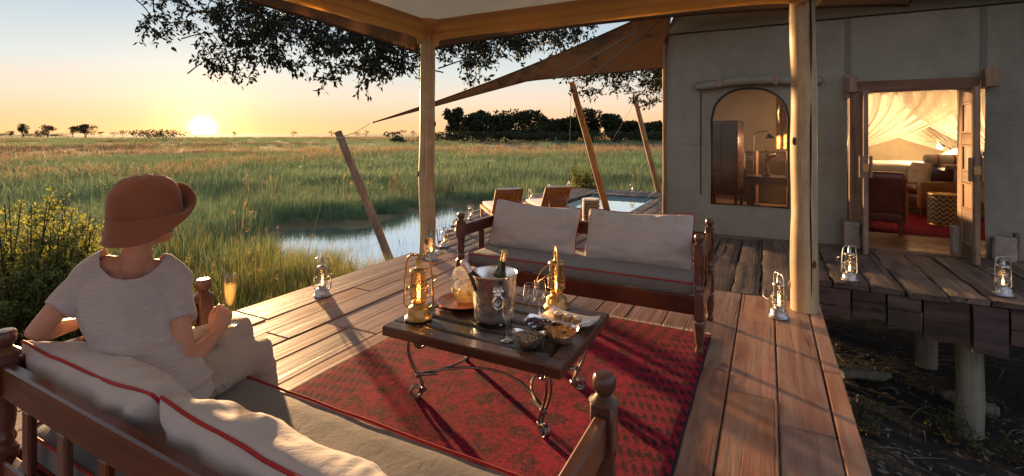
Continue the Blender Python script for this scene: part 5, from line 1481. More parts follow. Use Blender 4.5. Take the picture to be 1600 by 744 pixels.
for s in (-1, 1):
    mb.limb([head+side*s*.072+V((0, 0, .012)), head+side*s*.078-look*.012+V((0, 0, -.005)), head+side*s*.070+V((0, 0, -.038))], [.009, .012, .008], 8)
    mb.limb([head+look*.085+side*s*.018+V((0, 0, .030)), head+look*.076+side*s*.050+V((0, 0, .028))], [.009, .007], 8)
# arms
mb.limb([shR, shR.lerp(elR, .5)+V((.006, -.006, 0)), elR, elR.lerp(wrR, .35)+V((0, 0, -.004)), wrR], [.042, .038, .033, .034, .0225], 16)
mb.limb([shL, shL.lerp(elL, .5)+V((0, -.01, 0)), elL, elL.lerp(wrL, .4), wrL], [.042, .038, .033, .034, .0235], 16)
# legs to the ankles, feet
mb.limb([hpR, knR, knR.lerp(anR, .4), anR], [.080, .055, .050, .033], 16)
mb.limb([hpL, knL, knL.lerp(anL, .4), anL], [.080, .055, .050, .033], 16)
for an, d in ((anR, V((.1, .99, 0))), (anL, V((-.2, .98, 0)))):
    d = d.normalized(); mb.limb([an+V((0, 0, -.03))-d*.03, an+d*.06+V((0, 0, -.045)), an+d*.15+V((0, 0, -.062)), an+d*.19+V((0, 0, -.066))], [.034, .033, .026, .014], 12)
body_me = remesh(mb, .0062, 5, 'body')
def hand(wr, palm_dir, normal, curls, thumb, side_s, spread=.5, sc=1.0):
    """palm_dir: wrist to knuckles; normal: out of the back of the hand; fingers bend away from normal"""
    pd = palm_dir.normalized(); n = (normal-pd*normal.dot(pd)).normalized(); lat = pd.cross(n)*side_s
    m = MB(); k = sc
    m.loft([(wr-pd*.02*k, lat*.022*k, n*.020*k), (wr, lat*.024*k, n*.019*k), (wr+pd*.02*k, lat*.030*k, n*.016*k), (wr+pd*.05*k, lat*.037*k, n*.014*k), (wr+pd*.078*k, lat*.037*k, n*.011*k), (wr+pd*.086*k, lat*.032*k, n*.007*k)], 18)
    lens = (.044, .026, .021), (.048, .030, .022), (.044, .028, .021), (.035, .021, .018)
    for i in range(4):
        base = wr+pd*(.080-.004*abs(i-1.2))*k+lat*(.027-.018*i)*k
        d = (pd+lat*(.10-.07*i)*spread).normalized(); p = base; pts = [base-pd*.012*k]; ang = 0
        ax = lat
        pts.append(base)
        for j in range(3):
            ang += curls[i][j]; dd = (d*math.cos(R(ang))-n*math.sin(R(ang))); p = p+dd*lens[i][j]*k; pts.append(p)
        m.limb(pts, [v*k for v in (.0088, .0092, .0082, .0074, .0060)], 10, 4)
    tb = wr+pd*.022*k+lat*.026*k; p = tb; pts = [tb-lat*.008*k]; pts.append(tb)
    for (a, b, c), l in zip(thumb, (.038, .030, .024)):
        p = p+(pd*a+lat*b-n*c).normalized()*l*k; pts.append(p)
    m.limb(pts, [v*k for v in (.012, .0125, .0105, .0092, .0070)], 10, 4)
    return m
# right hand: holds the flute's stem between thumb and fingers
stem = V((-1.955, 1.225, .66))
pdR = (V((-1.945, 1.205, .712))-wrR); nR = V((.75, -.45, .15))
hmR = hand(wrR, pdR, nR, ((38, 45, 30), (48, 52, 35), (58, 58, 40), (66, 60, 40)), ((.75, .45, .45), (.85, .05, .5), (.95, -.1, .25)), -1, .4, .92)
# left hand: hangs relaxed over the arm rail
pdL = V((-.55, .80, -.10)); nL = V((-.1, 0, 1))
hmL = hand(wrL, pdL, nL, ((15, 22, 15), (18, 25, 18), (20, 28, 20), (26, 30, 20)), ((.75, .6, .1), (.9, .25, .25), (.95, .1, .2)), 1, .6, .92)
def fuse(objs_me):
    bm = bmesh.new()
    for me in objs_me: bm.from_mesh(me)
    me = bpy.data.meshes.new('body'); bm.to_mesh(me); bm.free(); return me
# fuse the hands into the same surface at a fine voxel, then weld with the body
hb = MB(); hb.v = hmR.v[:]; hb.f = hmR.f[:]; hb.limb([elR.lerp(wrR, .6), wrR], [.029, .0235], 16)
hl = MB(); hl.v = hmL.v[:]; hl.f = hmL.f[:]; hl.limb([elL.lerp(wrL, .6), wrL], [.030, .0245], 16)
meR = remesh(hb, .0030, 3, 'handR'); meL = remesh(hl, .0030, 3, 'handL')
allm = fuse([body_me, meR, meL])
o = bpy.data.objects.new('tmpb', allm); COL.objects.link(o)
md = o.modifiers.new('r', 'REMESH'); md.mode = 'VOXEL'; md.voxel_size = .0038
ms = o.modifiers.new('s', 'SMOOTH'); ms.factor = .5; ms.iterations = 3
body_me = bpy.data.meshes.new_from_object(o.evaluated_get(bpy.context.evaluated_depsgraph_get())); bpy.data.objects.remove(o)
body_me.name = 'body'; body_me.polygons.foreach_set('use_smooth', [True]*len(body_me.polygons))
link('body', body_me, M['skin'], wom, -W0)
M['eye'] = plain('eye_white', (.75, .72, .68), .2, .05); M['lip'] = plain('lips', (.42, .14, .11), .4, .1); M['hair'] = plain('brown_hair', (.07, .035, .018), .5, .4, 120, .5)
for s in (-1, 1):
    MB().ball(head+look*.078+side*s*.031+V((0, 0, .008))-W0, (.012, .012, .0085), 12, 8).build('eye', M['eye'], wom)
m = MB(); m.limb([head+look*.094-side*.020+V((0, 0, -.066))-W0, head+look*.102+V((0, 0, -.064))-W0, head+look*.094+side*.020+V((0, 0, -.066))-W0], [.004, .007, .004], 8); m.build('mouth', M['lip'], wom)
m = MB(); m.loft([(c-look*.006+V((0, 0, .0)), a*1.03, b*1.02) for c, a, b in hs[2:5]], 22); m.build('hair', M['hair'], wom, -W0, angle=180)
# --- shirt
def crease(me, amp, sc, keep=None):
    for v in me.vertices:
        p = v.co; w = nz((p.x*sc, p.y*sc, p.z*sc*.45), 1.0)+.6*nz((p.x*sc*2.1+p.z*3, p.y*sc*2.1, p.z*sc), 1.0)
        v.co = p+v.normal*w*amp
mb = MB(); torso(mb, .012, True); shoulders(mb, .008)
mb.tube([shR, shR.lerp(elR, .12), shR.lerp(elR, .25), shR.lerp(elR, .38), shR.lerp(elR, .50)], [.052, .054, .054, .055, .057], 20)
mb.tube([shL, shL.lerp(elL, .2), shL.lerp(elL, .4), shL.lerp(elL, .62)], [.052, .053, .053, .054], 20)
mb.loft([(hip+V((.01, 0, -.06)), latH*.196, fwd(latH)*.155), (hip+V((0, 0, .02)), latH*.194, fwd(latH)*.152), (hip.lerp(waist, .6), latH*.172, fwd(latH)*.134), (waist, latH*.142, fwd(latH)*.112)], 24)
def shirt_post(me):
    for v in me.vertices:
        p = v.co
        # soft horizontal bunching low on the back, vertical hang between the shoulder blades
        low = sstep(.74, .60, p.z)
        w = low*.0042*math.sin(p.z*95+3*nz(p, 5))+.006*nz((p.x*11, p.y*11, p.z*3.5), 1)+.0045*math.sin((p-W0).dot(latC)*48+3*nz(p, 4))*sstep(.62, .75, p.z)*sstep(.90, .80, p.z)
        w += .0022*nz((p.x*26, p.y*26, p.z*20), 1)
        v.co = p+v.normal*w
    bm = bmesh.new(); bm.from_mesh(me); kill = []
    nc = V((-2.078, .938, .968))
    for f in bm.faces:
        c = f.calc_center_median(); q = c-nc; l = q.dot(latC); f_ = q.dot(fwd(latC))
        if (l/.090)**2+(f_/.13)**2+(q.z/.075)**2 < 1: kill.append(f); continue
    bmesh.ops.delete(bm, geom=kill, context='FACES'); 
    loose = [v for v in bm.verts if not v.link_faces]; bmesh.ops.delete(bm, geom=loose, context='VERTS')
    bed_ = [v for v in bm.verts if v.is_boundary]
    for _ in range(25): bmesh.ops.smooth_vert(bm, verts=bed_, factor=.5, use_axis_x=True, use_axis_y=True, use_axis_z=True)
    bm.to_mesh(me); bm.free()
me = remesh(mb, .0060, 12, 'shirt', shirt_post)
so = link('shirt', me, M['shirt'], wom, -W0)
sm = so.modifiers.new('thick', 'SOLIDIFY'); sm.thickness = .003; sm.offset = -1
# --- trousers
mb = MB(); mb.loft([(hip+V((0, 0, -.10)), latH*.14, fwd(latH)*.11), (hip+V((0, 0, -.05)), latH*.178, fwd(latH)*.14), (hip+V((0, 0, .03)), latH*.172, fwd(latH)*.13), (hip.lerp(waist, .7), latH*.14, fwd(latH)*.108)], 24)
mb.limb([hpR, hpR.lerp(knR, .5), knR, knR.lerp(anR, .5), anR+V((0, -.01, .03))], [.098, .090, .074, .072, .068], 20)
mb.limb([hpL, hpL.lerp(knL, .5)+V((0, 0, .01)), knL, knL.lerp(anL, .5), anL+V((0, 0, .02))], [.098, .090, .074, .072, .068], 20)
def pant_post(me):
    for v in me.vertices:
        p = v.co; w = .013*nz((p.x*13, p.y*6, p.z*13), 1)+.009*math.sin(p.z*55+p.x*30+5*nz(p, 6))*sstep(1.2, 1.0, p.y)+.004*nz((p.x*25, p.y*12, p.z*25), 1)
        v.co = p+v.normal*w
link('trousers', remesh(mb, .007, 4, 'trousers', pant_post), M['pants'], wom, -W0)
# --- bucket hat
hc = head+V((-.012, -.010, .012))
Rt = V((math.cos(HEAD), math.sin(HEAD), 0)); Bk = V((math.sin(HEAD), -math.cos(HEAD), 0))      # picture right, towards the viewer
def hat_fn(u, v):
    w = 2*PI*u; ca, sa = math.cos(w), math.sin(w)            # ca: right, sa: towards the viewer
    up = ((1+math.cos(w+R(72)))/2)**2.0                        # brim turned up on the right, away from the viewer
    if v < .56:
        s = v/.56; k = s*PI/2                                 # crown: top to band
        r = .111*math.sin(k)**.92; z = .028+.112*math.cos(k)**.85 if s < .8 else lerp(.028+.112*math.cos(.8*PI/2)**.85, -.008, (s-.8)/.2)
        z += .006*nz((ca*2, sa*2, s*3), 1.2); r *= 1+.03*nz((ca*1.5, sa*1.5, s*2+4), 1)
        q = Rt*ca*r*1.02+Bk*sa*r*1.13; return hc+q+V((0, 0, z+.018*s*ca*0))
    s = (v-.56)/.44
    wd = math.atan2(math.sin(w+R(8)), math.cos(w+R(-4))); r = lerp(.111, .120+.042*math.exp(-(wd/R(48))**2)+.003*math.sin(3*w), s**(1-.35*up)); drop = lerp(-.094, .108, up)
    z = -.008+drop*s**lerp(.95, 1.5, up)+.005*math.sin(2*w+1)*s
    return hc+Rt*ca*r*1.02+Bk*sa*r*1.10+V((0, 0, z))
m = MB(); m.grid(hat_fn, 72, 44, wrap_u=True)
ho = m.build('bucket_hat', M['hat'], wom, -W0, angle=180)
sm = ho.modifiers.new('thick', 'SOLIDIFY'); sm.thickness = .003
for vv, off in ((.555, .002), (.80, .0012), (.90, .0012), (.985, .0016)):
    pts = []
    for i in range(60):
        p = hat_fn(i/60, vv); c = hc.copy(); c.z = p.z; pts.append(p+(p-c).normalized()*.0006-W0)
    MB().tube(pts, off, 5, closed=True).build('hat_seam', M['hat'], wom)
# --- her flute
fl_ = wineglass(tuple(V((-1.955, 1.228, .636))), 'champagne flute filled with sparkling wine in the woman\'s hand', 'f', 'glasses')
del fl_['group']
t = MT('sparkling_wine', .05); tb = t.n.new('ShaderNodeBsdfTransparent'); t.put(tb.inputs[0], (.97, .86, .52)); gl = t.n.new('ShaderNodeBsdfTranslucent'); t.put(gl.inputs[0], (1, .85, .5))
x1 = t.n.new('ShaderNodeMixShader'); x1.inputs[0].default_value = .30; t.nt.links.new(tb.outputs[0], x1.inputs[1]); t.nt.links.new(gl.outputs[0], x1.inputs[2]); M['wine'] = t.surf(x1.outputs[0])
MB().lathe([(.0, .077), (.010, .086), (.0185, .110), (.0230, .140), (.0232, .165), (.0, .165)], n=24).build('wine', M['wine'], fl_, angle=180)

# ================================================================== VEGETATION
def leaf_mat(name, c1, c2, trans=.4, tc=None, sc=3.0, c3=None):
    t = MT(name); o = t.obj(); g_ = t.n.new('ShaderNodeNewGeometry'); r = g_.outputs['Random Per Island']
    n = t.noise(o, sc, 3, .6); c = t.mix(r, c1, c2); c = t.mix(t.ramp(n, ((.4, 0.0), (.65, .6))), c, c3 or c1)
    return t.leafy(c, trans, tc)
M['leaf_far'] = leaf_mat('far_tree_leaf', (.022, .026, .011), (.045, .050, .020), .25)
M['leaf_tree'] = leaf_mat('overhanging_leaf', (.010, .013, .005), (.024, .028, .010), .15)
M['leaf_shrub'] = leaf_mat('shrub_leaf', (.070, .105, .028), (.14, .155, .042), .48, (.36, .36, .08))
M['leaf_bush'] = leaf_mat('bush_leaf', (.05, .075, .018), (.11, .13, .030), .4, (.20, .20, .04))
M['bark'] = wood('bark', (.018, .014, .011), (.045, .034, .027), (.08, .062, .05), 'Z', (.8, .95), .6, .8, .8, .1, .2)
def add_leaf(m, p, d, n, l, w):
    """pointed leaf of four triangles with a folded midrib"""
    s = d.cross(n)
    if s.length < 1e-4: s = d.orthogonal()
    s.normalize(); up = s.cross(d).normalized()
    a = p; b = p+d*l*.45+s*w*.5+up*w*.12; c = p+d*l; e = p+d*l*.45-s*w*.5+up*w*.12; f = p+d*l*.45
    m.add([a, b, c, e, f], [(0, 4, 1), (4, 2, 1), (0, 3, 4), (4, 3, 2)])
def rv(r, k=1.0): return Vector((r.gauss(0, k), r.gauss(0, k), r.gauss(0, k)))
# ---- far trees
def far_tree(loc, h, w, seed, label, n=900, lobes=9, trunk=.32, group='dark trees on the horizon', size=None, name='tree', flatness=.55, low=.12):
    r = random.Random(seed); a = empty(name, loc, label=label, cat='tree' if name == 'tree' else 'bush', group=group)
    m = MB(); cen = []
    for k in range(lobes):
        f = k/max(1, lobes-1)
        cen.append((V((r.uniform(-.36, .36)*w, r.uniform(-.3, .3)*w, h*lerp(low+.22, .82, r.random()**.8))), w*r.uniform(.16, .26), h*r.uniform(.16, .26)))
    cen.append((V((r.uniform(-.08, .08)*w, 0, h*.84)), w*.20, h*.15))
    size = size or max(.26, h*.045); n = int(n*1.7)
    for i in range(n):
        c, rx, rz = cen[r.randrange(len(cen))]; d = rv(r).normalized(); q = r.random()**.4
        p = c+V((d.x*rx*q, d.y*rx*q, d.z*rz*q))
        nn = rv(r).normalized(); s = nn.orthogonal().normalized(); t_ = nn.cross(s); k = size*r.uniform(.5, 1.2)
        m.add([p+s*k, p+t_*k*.7, p-s*k, p-t_*k*.7], [(0, 1, 2, 3)])
    m.build('crown', M['leaf_far'], a, smooth=False)
    if trunk:
        m = MB()
        for k in range(3):
            tp = cen[r.randrange(len(cen))][0]; m.tube([(r.uniform(-.2, .2), r.uniform(-.1, .1), -.3), (tp.x*.25, tp.y*.2, h*.25), tuple(tp*.9)], [h*.028, h*.022, h*.010], 6)
        m.build('trunk', M['bark'], a)
    return a
def ray(px, d, z=GZ):
    p = D(px, 209, d); return (p.x, p.y, z)
TR = [  # picture column, distance, height, width, words
 (36, 420, 11, 9, 'small lone tree at the far left end of the horizon'),
 (70, 400, 12.5, 14, 'tree with flat crown, second from the left on the horizon'),
 (76, 398, 11, 0, None),
]
FT = [
 (34, 430, 12.0, 9, 'smallest tree at the far left of the horizon'),
 (72, 420, 11.5, 12, 'low tree just right of the smallest one on the left horizon'),
 (109, 400, 9, 9, 'thin low tree beside the broad left clump'),
 (128, 380, 13.0, 22, 'broad dark clump of tree, the largest on the left horizon'),
]
far_tree(ray(36, 340), 9.8, 8, 101, 'small round lone tree at the left end of the horizon', 500, 7)
far_tree(ray(18, 380), 5.0, 8, 102, 'lowest scrubby tree at the far left end of the horizon', 300, 5)
far_tree(ray(75, 340), 8.6, 10, 103, 'bushy tree standing between the lone tree and the broad clump on the left horizon', 600, 8)
far_tree(ray(58, 380), 5.5, 7, 104, 'short tree just left of the bushy tree on the left horizon', 300, 5)
far_tree(ray(114, 350), 8.2, 9, 105, 'narrower tree at the left side of the broad clump on the left horizon', 500, 7)
far_tree(ray(133, 340), 9.6, 13, 106, 'broadest tree on the left horizon, domed crown', 900, 11)
TINY = ('tiny tree just right of the broad clump on the left horizon', 'second tiny tree right of the broad clump on the left horizon', 'third tiny tree right of the broad clump on the left horizon', 'tiny tree above the woman\'s hat, left of the low thicket', 'tiny tree at the left end of the long low thicket', 'tiny tree standing over the middle of the long low thicket', 'tiny tree over the thicket, nearest to the setting sun', 'tiny tree alone on the horizon just right of the setting sun', 'tiny tree midway between the setting sun and the reddish leaning pole', 'tiny tree just left of the reddish leaning pole\'s head', 'widest tiny tree, under the rope of the shade sail', 'tiny tree under the tip of the shade sail', 'tiny tree right of the round low bush on the plain', 'tiny tree on the horizon touching the pond-side roof post')
for i, (px, d, h, w) in enumerate(((159, 420, 4.5, 8), (178, 440, 4.2, 9), (191, 400, 5.4, 8), (208, 430, 4.6, 7), (231, 400, 5.6, 9), (252, 400, 5.6, 8), (270, 380, 6.0, 9), (366, 500, 5, 7), (458, 480, 6, 8), (518, 470, 5.5, 7), (560, 450, 4.5, 12), (572, 450, 6.0, 9), (628, 420, 6, 9), (645, 430, 5.5, 10))):
    far_tree(ray(px, d), h, w, 120+i, TINY[i], 160, 5, group='tiny trees along the horizon')
for i, (px, w, lab) in enumerate(((8, 22, 'dark low thicket at the very left end of the horizon'), (52, 20, 'dark low thicket under the lone tree and the bushy tree'), (92, 20, 'dark low thicket between the bushy tree and the broad clump'))):
    far_tree(ray(px, 345), 2.9, w, 190+i, lab, 500, 10, 0, group='low thickets on the plain', name='bush', low=-.1)
far_tree(ray(252, 190), 4.6, 26, 141, 'long low thicket on the horizon just left of the sun', 900, 14, 0, name='bush', low=-.1, group='low thickets on the plain')
far_tree(ray(616, 130), 3.2, 8, 142, 'round low bush on the plain left of the thick pond-side post', 400, 6, 0, name='bush', low=-.1, group='low thickets on the plain')
GT = [(714, 9.6, 6.5, 'leftmost tall tree of the dark grove on the right horizon'), (738, 8.2, 8, 'lower tree between the leftmost and the domed tree of the grove'),
      (757, 9.3, 11, 'wide domed tree, left of the middle of the dark grove'), (790, 7.3, 5.5, 'thin see-through tree between the two big domes of the grove'),
      (828, 9.2, 13, 'largest domed tree in the middle of the dark grove'), (850, 7.6, 7, 'lower shoulder tree right of the largest dome'),
      (872, 6.3, 6, 'low tree just left of the leaning poolside pole'), (892, 7.2, 7, 'tree directly behind the leaning poolside pole'), (918, 10.0, 10.5, 'tallest tree of the grove, right of the leaning poolside pole'),
      (956, 7.8, 7.0, 'round tree alone in the right part of the grove'), (985, 6.0, 9, 'low tree near the far leaning pole'), (1010, 5.6, 8, 'low tree right of the far leaning pole'), (1030, 5.6, 7, 'low tree at the tent corner, last of the grove')]
for i, (px, h, w, lab) in enumerate(GT):
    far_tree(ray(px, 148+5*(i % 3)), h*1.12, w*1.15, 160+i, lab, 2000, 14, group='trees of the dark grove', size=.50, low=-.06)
for i, (px, w) in enumerate(((700, 16), (760, 22), (805, 18), (850, 20), (905, 22), (945, 18), (985, 16), (1025, 18))):
    far_tree(ray(px, 138+(i % 2)*3), 3.4, w, 180+i, 'low dense undergrowth below the '+('leftmost tall tree', 'wide domed tree left', 'thin see-through tree', 'lower shoulder tree', 'tallest tree', 'gap right of the tallest tree', 'far leaning pole\'s tree', 'last tree at the tent corner')[i]+' of the dark grove', 700, 10, 0, group='undergrowth below the grove', name='bush', low=-.15)

# ---- tree whose branches hang in over the view
big = empty('overhanging_tree', (0.2, 15.4, GZ), label='large dark leafed tree behind the tent, its branches hanging over the pond', cat='tree')
bo = V((.2, 15.4, GZ)); rb = random.Random(77)
tm = MB(); lm = MB()
def curve(pts, n=10):
    P = [V(p) for p in pts]; out = []
    for i in range(len(P)-1):
        p0 = P[max(i-1, 0)]; p1 = P[i]; p2 = P[i+1]; p3 = P[min(i+2, len(P)-1)]
        for k in range(n):
            s = k/n; out.append(.5*((2*p1)+(p2-p0)*s+(2*p0-5*p1+4*p2-p3)*s*s+(3*p1-p0-3*p2+p3)*s**3))
    out.append(P[-1]); return out
trunk = curve([bo+V((0, 0, -.3)), bo+V((-.1, 0, 2)), bo+V((-.4, -.1, 4.2)), bo+V((-.9, -.4, 6.2))], 6)
tm.tube(trunk, [lerp(.42, .24, i/(len(trunk)-1)) for i in range(len(trunk))], 12)
L1 = curve([trunk[-4], V((-2.2, 13.6, 6.4)), V((-4.4, 11.2, 6.2)), V((-6.2, 8.6, 5.6)), V((-7.6, 6.2, 5.0)), V((-8.8, 4.4, 4.6))], 8)
L2 = curve([trunk[-7], V((-1.8, 13.2, 4.7)), V((-3.2, 11.2, 4.8)), V((-4.6, 9.2, 4.5)), V((-5.8, 7.4, 4.3))], 8)
L3 = curve([trunk[-9], V((-1.6, 14.2, 3.9)), V((-2.7, 13.2, 3.6)), V((-3.2, 12.6, 3.2))], 8)
L4 = curve([trunk[-2], V((-3.5, 14.5, 7.4)), V((-6.5, 11.5, 7.4)), V((-9.0, 8.0, 6.4)), V((-10.2, 5.8, 5.4))], 8)
L5 = curve([trunk[-1], bo+V((1.5, -1.0, 7.4)), bo+V((3.0, -1.5, 7.9))], 8)
for L, r0 in ((L1, .17), (L2, .13), (L3, .08), (L4, .16), (L5, .15)):
    tm.tube(L, [lerp(r0, r0*.18, i/(len(L)-1)) for i in range(len(L))], 8)
def spray(p0, p1, n_tw, leaves, tw_len=.55):
    """a side branch from p0 to p1 with hanging leafy twigs"""
    mid = (p0+p1)/2+V((rb.uniform(-.35, .35), rb.uniform(-.35, .35), rb.uniform(.0, .35)))
    br = curve([p0, mid, p1], 6); tm.tube(br, [lerp(.013, .005, i/(len(br)-1)) for i in range(len(br))], 5)
    for k in range(n_tw):
        s = rb.uniform(.25, 1.0); q = br[min(len(br)-1, int(s*(len(br)-1)))]
        d = V((rb.gauss(0, .9), rb.gauss(0, .9), rb.uniform(-.9, .45))).normalized(); l = tw_len*rb.uniform(.4, 1.1)
        e = q+d*l+V((0, 0, -.12*l)); tw = curve([q, q+d*l*.5, e], 3); tm.tube(tw, [.005, .0045, .004, .0035, .003, .0025, .002][:len(tw)], 4)
        for j in range(leaves):
            f = rb.uniform(.1, 1.0); p = q.lerp(e, f)+rv(rb, .035)
            ld = (d*.5+rv(rb, .6)+V((0, 0, -.35))).normalized(); add_leaf(lm, p, ld, rv(rb).normalized(), rb.uniform(.07, .125), rb.uniform(.034, .055))
def nearest(p):
    best = None
    for L in (L1, L2, L3, L4):
        for q in L:
            e = (q-p).length+(0.6 if q.z < p.z else 0)
            if best is None or e < best[0]: best = (e, q)
    return best[1]
# hanging masses, with the height their lower fringe comes down to (all along the limbs)
HM = [ # column, lower row, distance, how many sprays, twig length
 (232, 56, 8.6, 4, .36), (258, 44, 8.4, 4, .33), (285, 16, 8.6, 4, .36), (322, 8, 8.4, 5, .4), (352, 100, 8.6, 9, .45), (352, 60, 9.0, 7, .45), (375, 125, 8.3, 7, .4), (390, 70, 8.5, 10, .5), (405, 40, 9.0, 10, .5), (432, 92, 8.4, 9, .45), (440, 50, 8.9, 10, .5), (470, 62, 8.6, 11, .5), (478, 95, 8.3, 8, .4), (505, 110, 8.2, 8, .4), (510, 66, 8.7, 11, .5), (535, 82, 8.3, 10, .5), (560, 118, 8.1, 7, .4), (565, 75, 8.6, 11, .5), (590, 120, 8.2, 8, .38), (596, 84, 8.5, 10, .5), (622, 95, 8.3, 9, .45), (640, 82, 8.6, 8, .45),
 (700, 100, 8.8, 6, .4), (705, 70, 9.2, 8, .45), (738, 112, 8.7, 7, .4), (745, 75, 9.2, 10, .5), (775, 90, 9.0, 9, .45), (790, 70, 9.4, 10, .5), (815, 92, 9.0, 8, .45), (840, 70, 9.6, 10, .5), (870, 75, 9.8, 9, .5), (900, 60, 10.0, 8, .5),
 (905, 128, 10.6, 7, .4), (930, 122, 10.9, 8, .4), (955, 130, 11.0, 7, .4), (980, 122, 11.2, 6, .4), (1000, 118, 11.4, 5, .4), (1030, 120, 12.3, 8, .5), (1036, 150, 12.2, 7, .45), (1025, 158, 12.2, 6, .4), (1048, 110, 12.6, 8, .5), (1060, 140, 12.6, 8, .5)]
for px, py, d, n, tl_ in HM:
    for k in range(max(2, int(n*(.50 if px < 335 else .62)))):
        c = D(px+rb.uniform(-15, 15), py+16-rb.uniform(0, 34), d*rb.uniform(.90, 1.14))
        p0 = nearest(c)
        if (p0-c).length > .7: p0 = c+((p0-c).normalized()+rv(rb, .5)).normalized()*.7 if rb.random() < .85 else p0
        spray(p0, c, 9, 11, tl_*.8)
# the rest of the crown above and behind
for k in range(150):
    L = (L1, L4, L5, L2, L4)[k % 5]; q = L[rb.randrange(3, len(L))]; c = q+V((rb.gauss(0, .9), rb.gauss(0, .9), rb.uniform(.1, 1.3)))
    spray(q, c, 5, 6, .6)
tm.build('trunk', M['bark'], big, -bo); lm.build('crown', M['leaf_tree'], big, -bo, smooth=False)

# ---- shrub left of the deck, lit from behind
def shrub(loc, h, w, seed, label, mat, nbr, tw, lv, ls=(.020, .036), name='shrub', up=1.0, lowz=.35):
    r = random.Random(seed); a = empty(name, loc, label=label, cat='shrub'); tm_ = MB(); lm_ = MB()
    for k in range(nbr):
        an = r.uniform(0, 2*PI); rad = w/2*math.sqrt(r.random()); zt = h*r.uniform(lowz, 1.0)*(1-.30*(rad/(w/2))**2)
        e = V((rad*math.cos(an), rad*math.sin(an), zt)); b = V((e.x*.12, e.y*.12, 0)); mid = b.lerp(e, .5)+V((e.x*.18, e.y*.18, -.05))+rv(r, .05)
        br = curve([b, mid, e], 7); tm_.tube(br, [lerp(.014, .004, i/(len(br)-1)) for i in range(len(br))], 5)
        for j in range(tw):
            s = r.uniform(.18, 1.0); q = br[min(len(br)-1, int(s*(len(br)-1)))]; d = (V((r.gauss(0, .7), r.gauss(0, .7), r.uniform(-.1, 1.1)*up))).normalized(); l = r.uniform(.10, .28)
            te = q+d*l; tm_.tube([q, te], [.0035, .0015], 4)
            for i in range(lv):
                p = q.lerp(te, r.uniform(.1, 1.05))+rv(r, .012); add_leaf(lm_, p, (d*.4+rv(r, .7)).normalized(), rv(r).normalized(), r.uniform(*ls), r.uniform(ls[0]*.45, ls[1]*.5))
    tm_.build('stem', M['bark'], a); lm_.build('foliage', M[mat], a, smooth=False); return a
shrub((-6.95, 2.08, GZ), 1.95, 1.75, 201, 'sunlit yellow green shrub left of the deck behind the woman', 'leaf_shrub', 230, 20, 12, (.030, .055), lowz=.55)
shrub((-7.6, 1.2, GZ), 1.5, 1.8, 202, 'lower darker shrub at the far left edge beside the sofa', 'leaf_shrub', 90, 18, 11, (.03, .055))
shrub((-6.0, 17.3, GZ), 1.75, 1.0, 203, 'leafy bush with bare stems just beyond the pool deck', 'leaf_bush', 38, 10, 8, (.06, .11), name='bush')
shrub((-2.1, 17.6, GZ), 1.0, 1.2, 204, 'small green bush by the tent corner beyond the pool deck', 'leaf_bush', 26, 10, 8, (.05, .09), name='bush')

# ---- grass
def proto(name, fn, mat):
    m = MB(); mi = fn(m); me = m.mesh(name, False)
    for q in mat: me.materials.append(M[q])
    if mi: me.polygons.foreach_set('material_index', mi+[0]*(len(me.polygons)-len(mi)))
    o = bpy.data.objects.new(name, me); return o
def blade(m, b, d, h, w, bend, r):
    s = V((-d.y, d.x, 0)); n = 3; vs = []
    for i in range(n+1):
        f = i/n; p = b+V((0, 0, h*f*(1-.22*bend*f)))+d*bend*h*.55*f*f; k = w*.5*(1-.85*f**1.5)
        vs += [p-s*k, p+s*k]
    m.add(vs, [(2*i, 2*i+1, 2*i+3, 2*i+2) for i in range(n)])
def tuft(seed, n, rad, h0, h1, w, heads=0, bend=.6, hs=1.0):
    def fn(m):
        r = random.Random(seed); mi = []
        for k in range(n):
            a = r.uniform(0, 2*PI); q = rad*math.sqrt(r.random()); d = V((math.cos(a+r.gauss(0, 1)), math.sin(a+r.gauss(0, 1)), 0)).normalized()
            c0 = len(m.f); blade(m, V((q*math.cos(a), q*math.sin(a), -.03)), d, r.uniform(h0, h1), w*r.uniform(.7, 1.3), bend*r.uniform(.2, 1.4), r); mi += [0]*(len(m.f)-c0)
        for k in range(heads):
            a = r.uniform(0, 2*PI); q = rad*math.sqrt(r.random()); b = V((q*math.cos(a), q*math.sin(a), 0)); h = h1*r.uniform(1.0, 1.35); d = V((r.gauss(0, .12), r.gauss(0, .12), 1)).normalized(); e = b+d*h
            c0 = len(m.f); s = V((math.cos(a), math.sin(a), 0))*w*.28
            m.add([b-s, b+s, e+s*.5, e-s*.5], [(0, 1, 2, 3)])
            for z in range(5):
                p = e-d*(.03*z-.02)*hs; g_ = V((r.gauss(0, 1), r.gauss(0, 1), r.uniform(.2, 1.2))).normalized(); l = r.uniform(.05, .10)*hs; o = g_.orthogonal().normalized()*l*.22
                m.add([p, p+g_*l*.6+o, p+g_*l, p+g_*l*.6-o], [(0, 1, 2, 3)])
            mi += [1]*(len(m.f)-c0)
        return mi
    return fn
def grass_mat(name, c1, c2, c3, trans, tc):
    t = MT(name); g_ = t.n.new('ShaderNodeNewGeometry'); oi = t.n.new('ShaderNodeObjectInfo')
    n = t.noise(g_.outputs['Position'], .22, 4, .6); n2 = t.noise(g_.outputs['Position'], .05, 3, .6)
    c = t.mix(g_.outputs['Random Per Island'], c1, c2); c = t.mix(t.ramp(n, ((.40, 0.0), (.62, .75))), c, c3); c = t.mix(t.ramp(n2, ((.42, 0.0), (.6, .5))), c, c2)
    tcol = t.mix(.75, c, tc)
    return t.leafy(c, trans, tcol, .55)
M['g_green'] = grass_mat('green_grass', (.100, .165, .092), (.130, .195, .105), (.095, .170, .115), .42, (.25, .34, .15))
M['g_near'] = grass_mat('near_grass', (.065, .105, .035), (.110, .135, .045), (.080, .105, .038), .48, (.36, .34, .08))
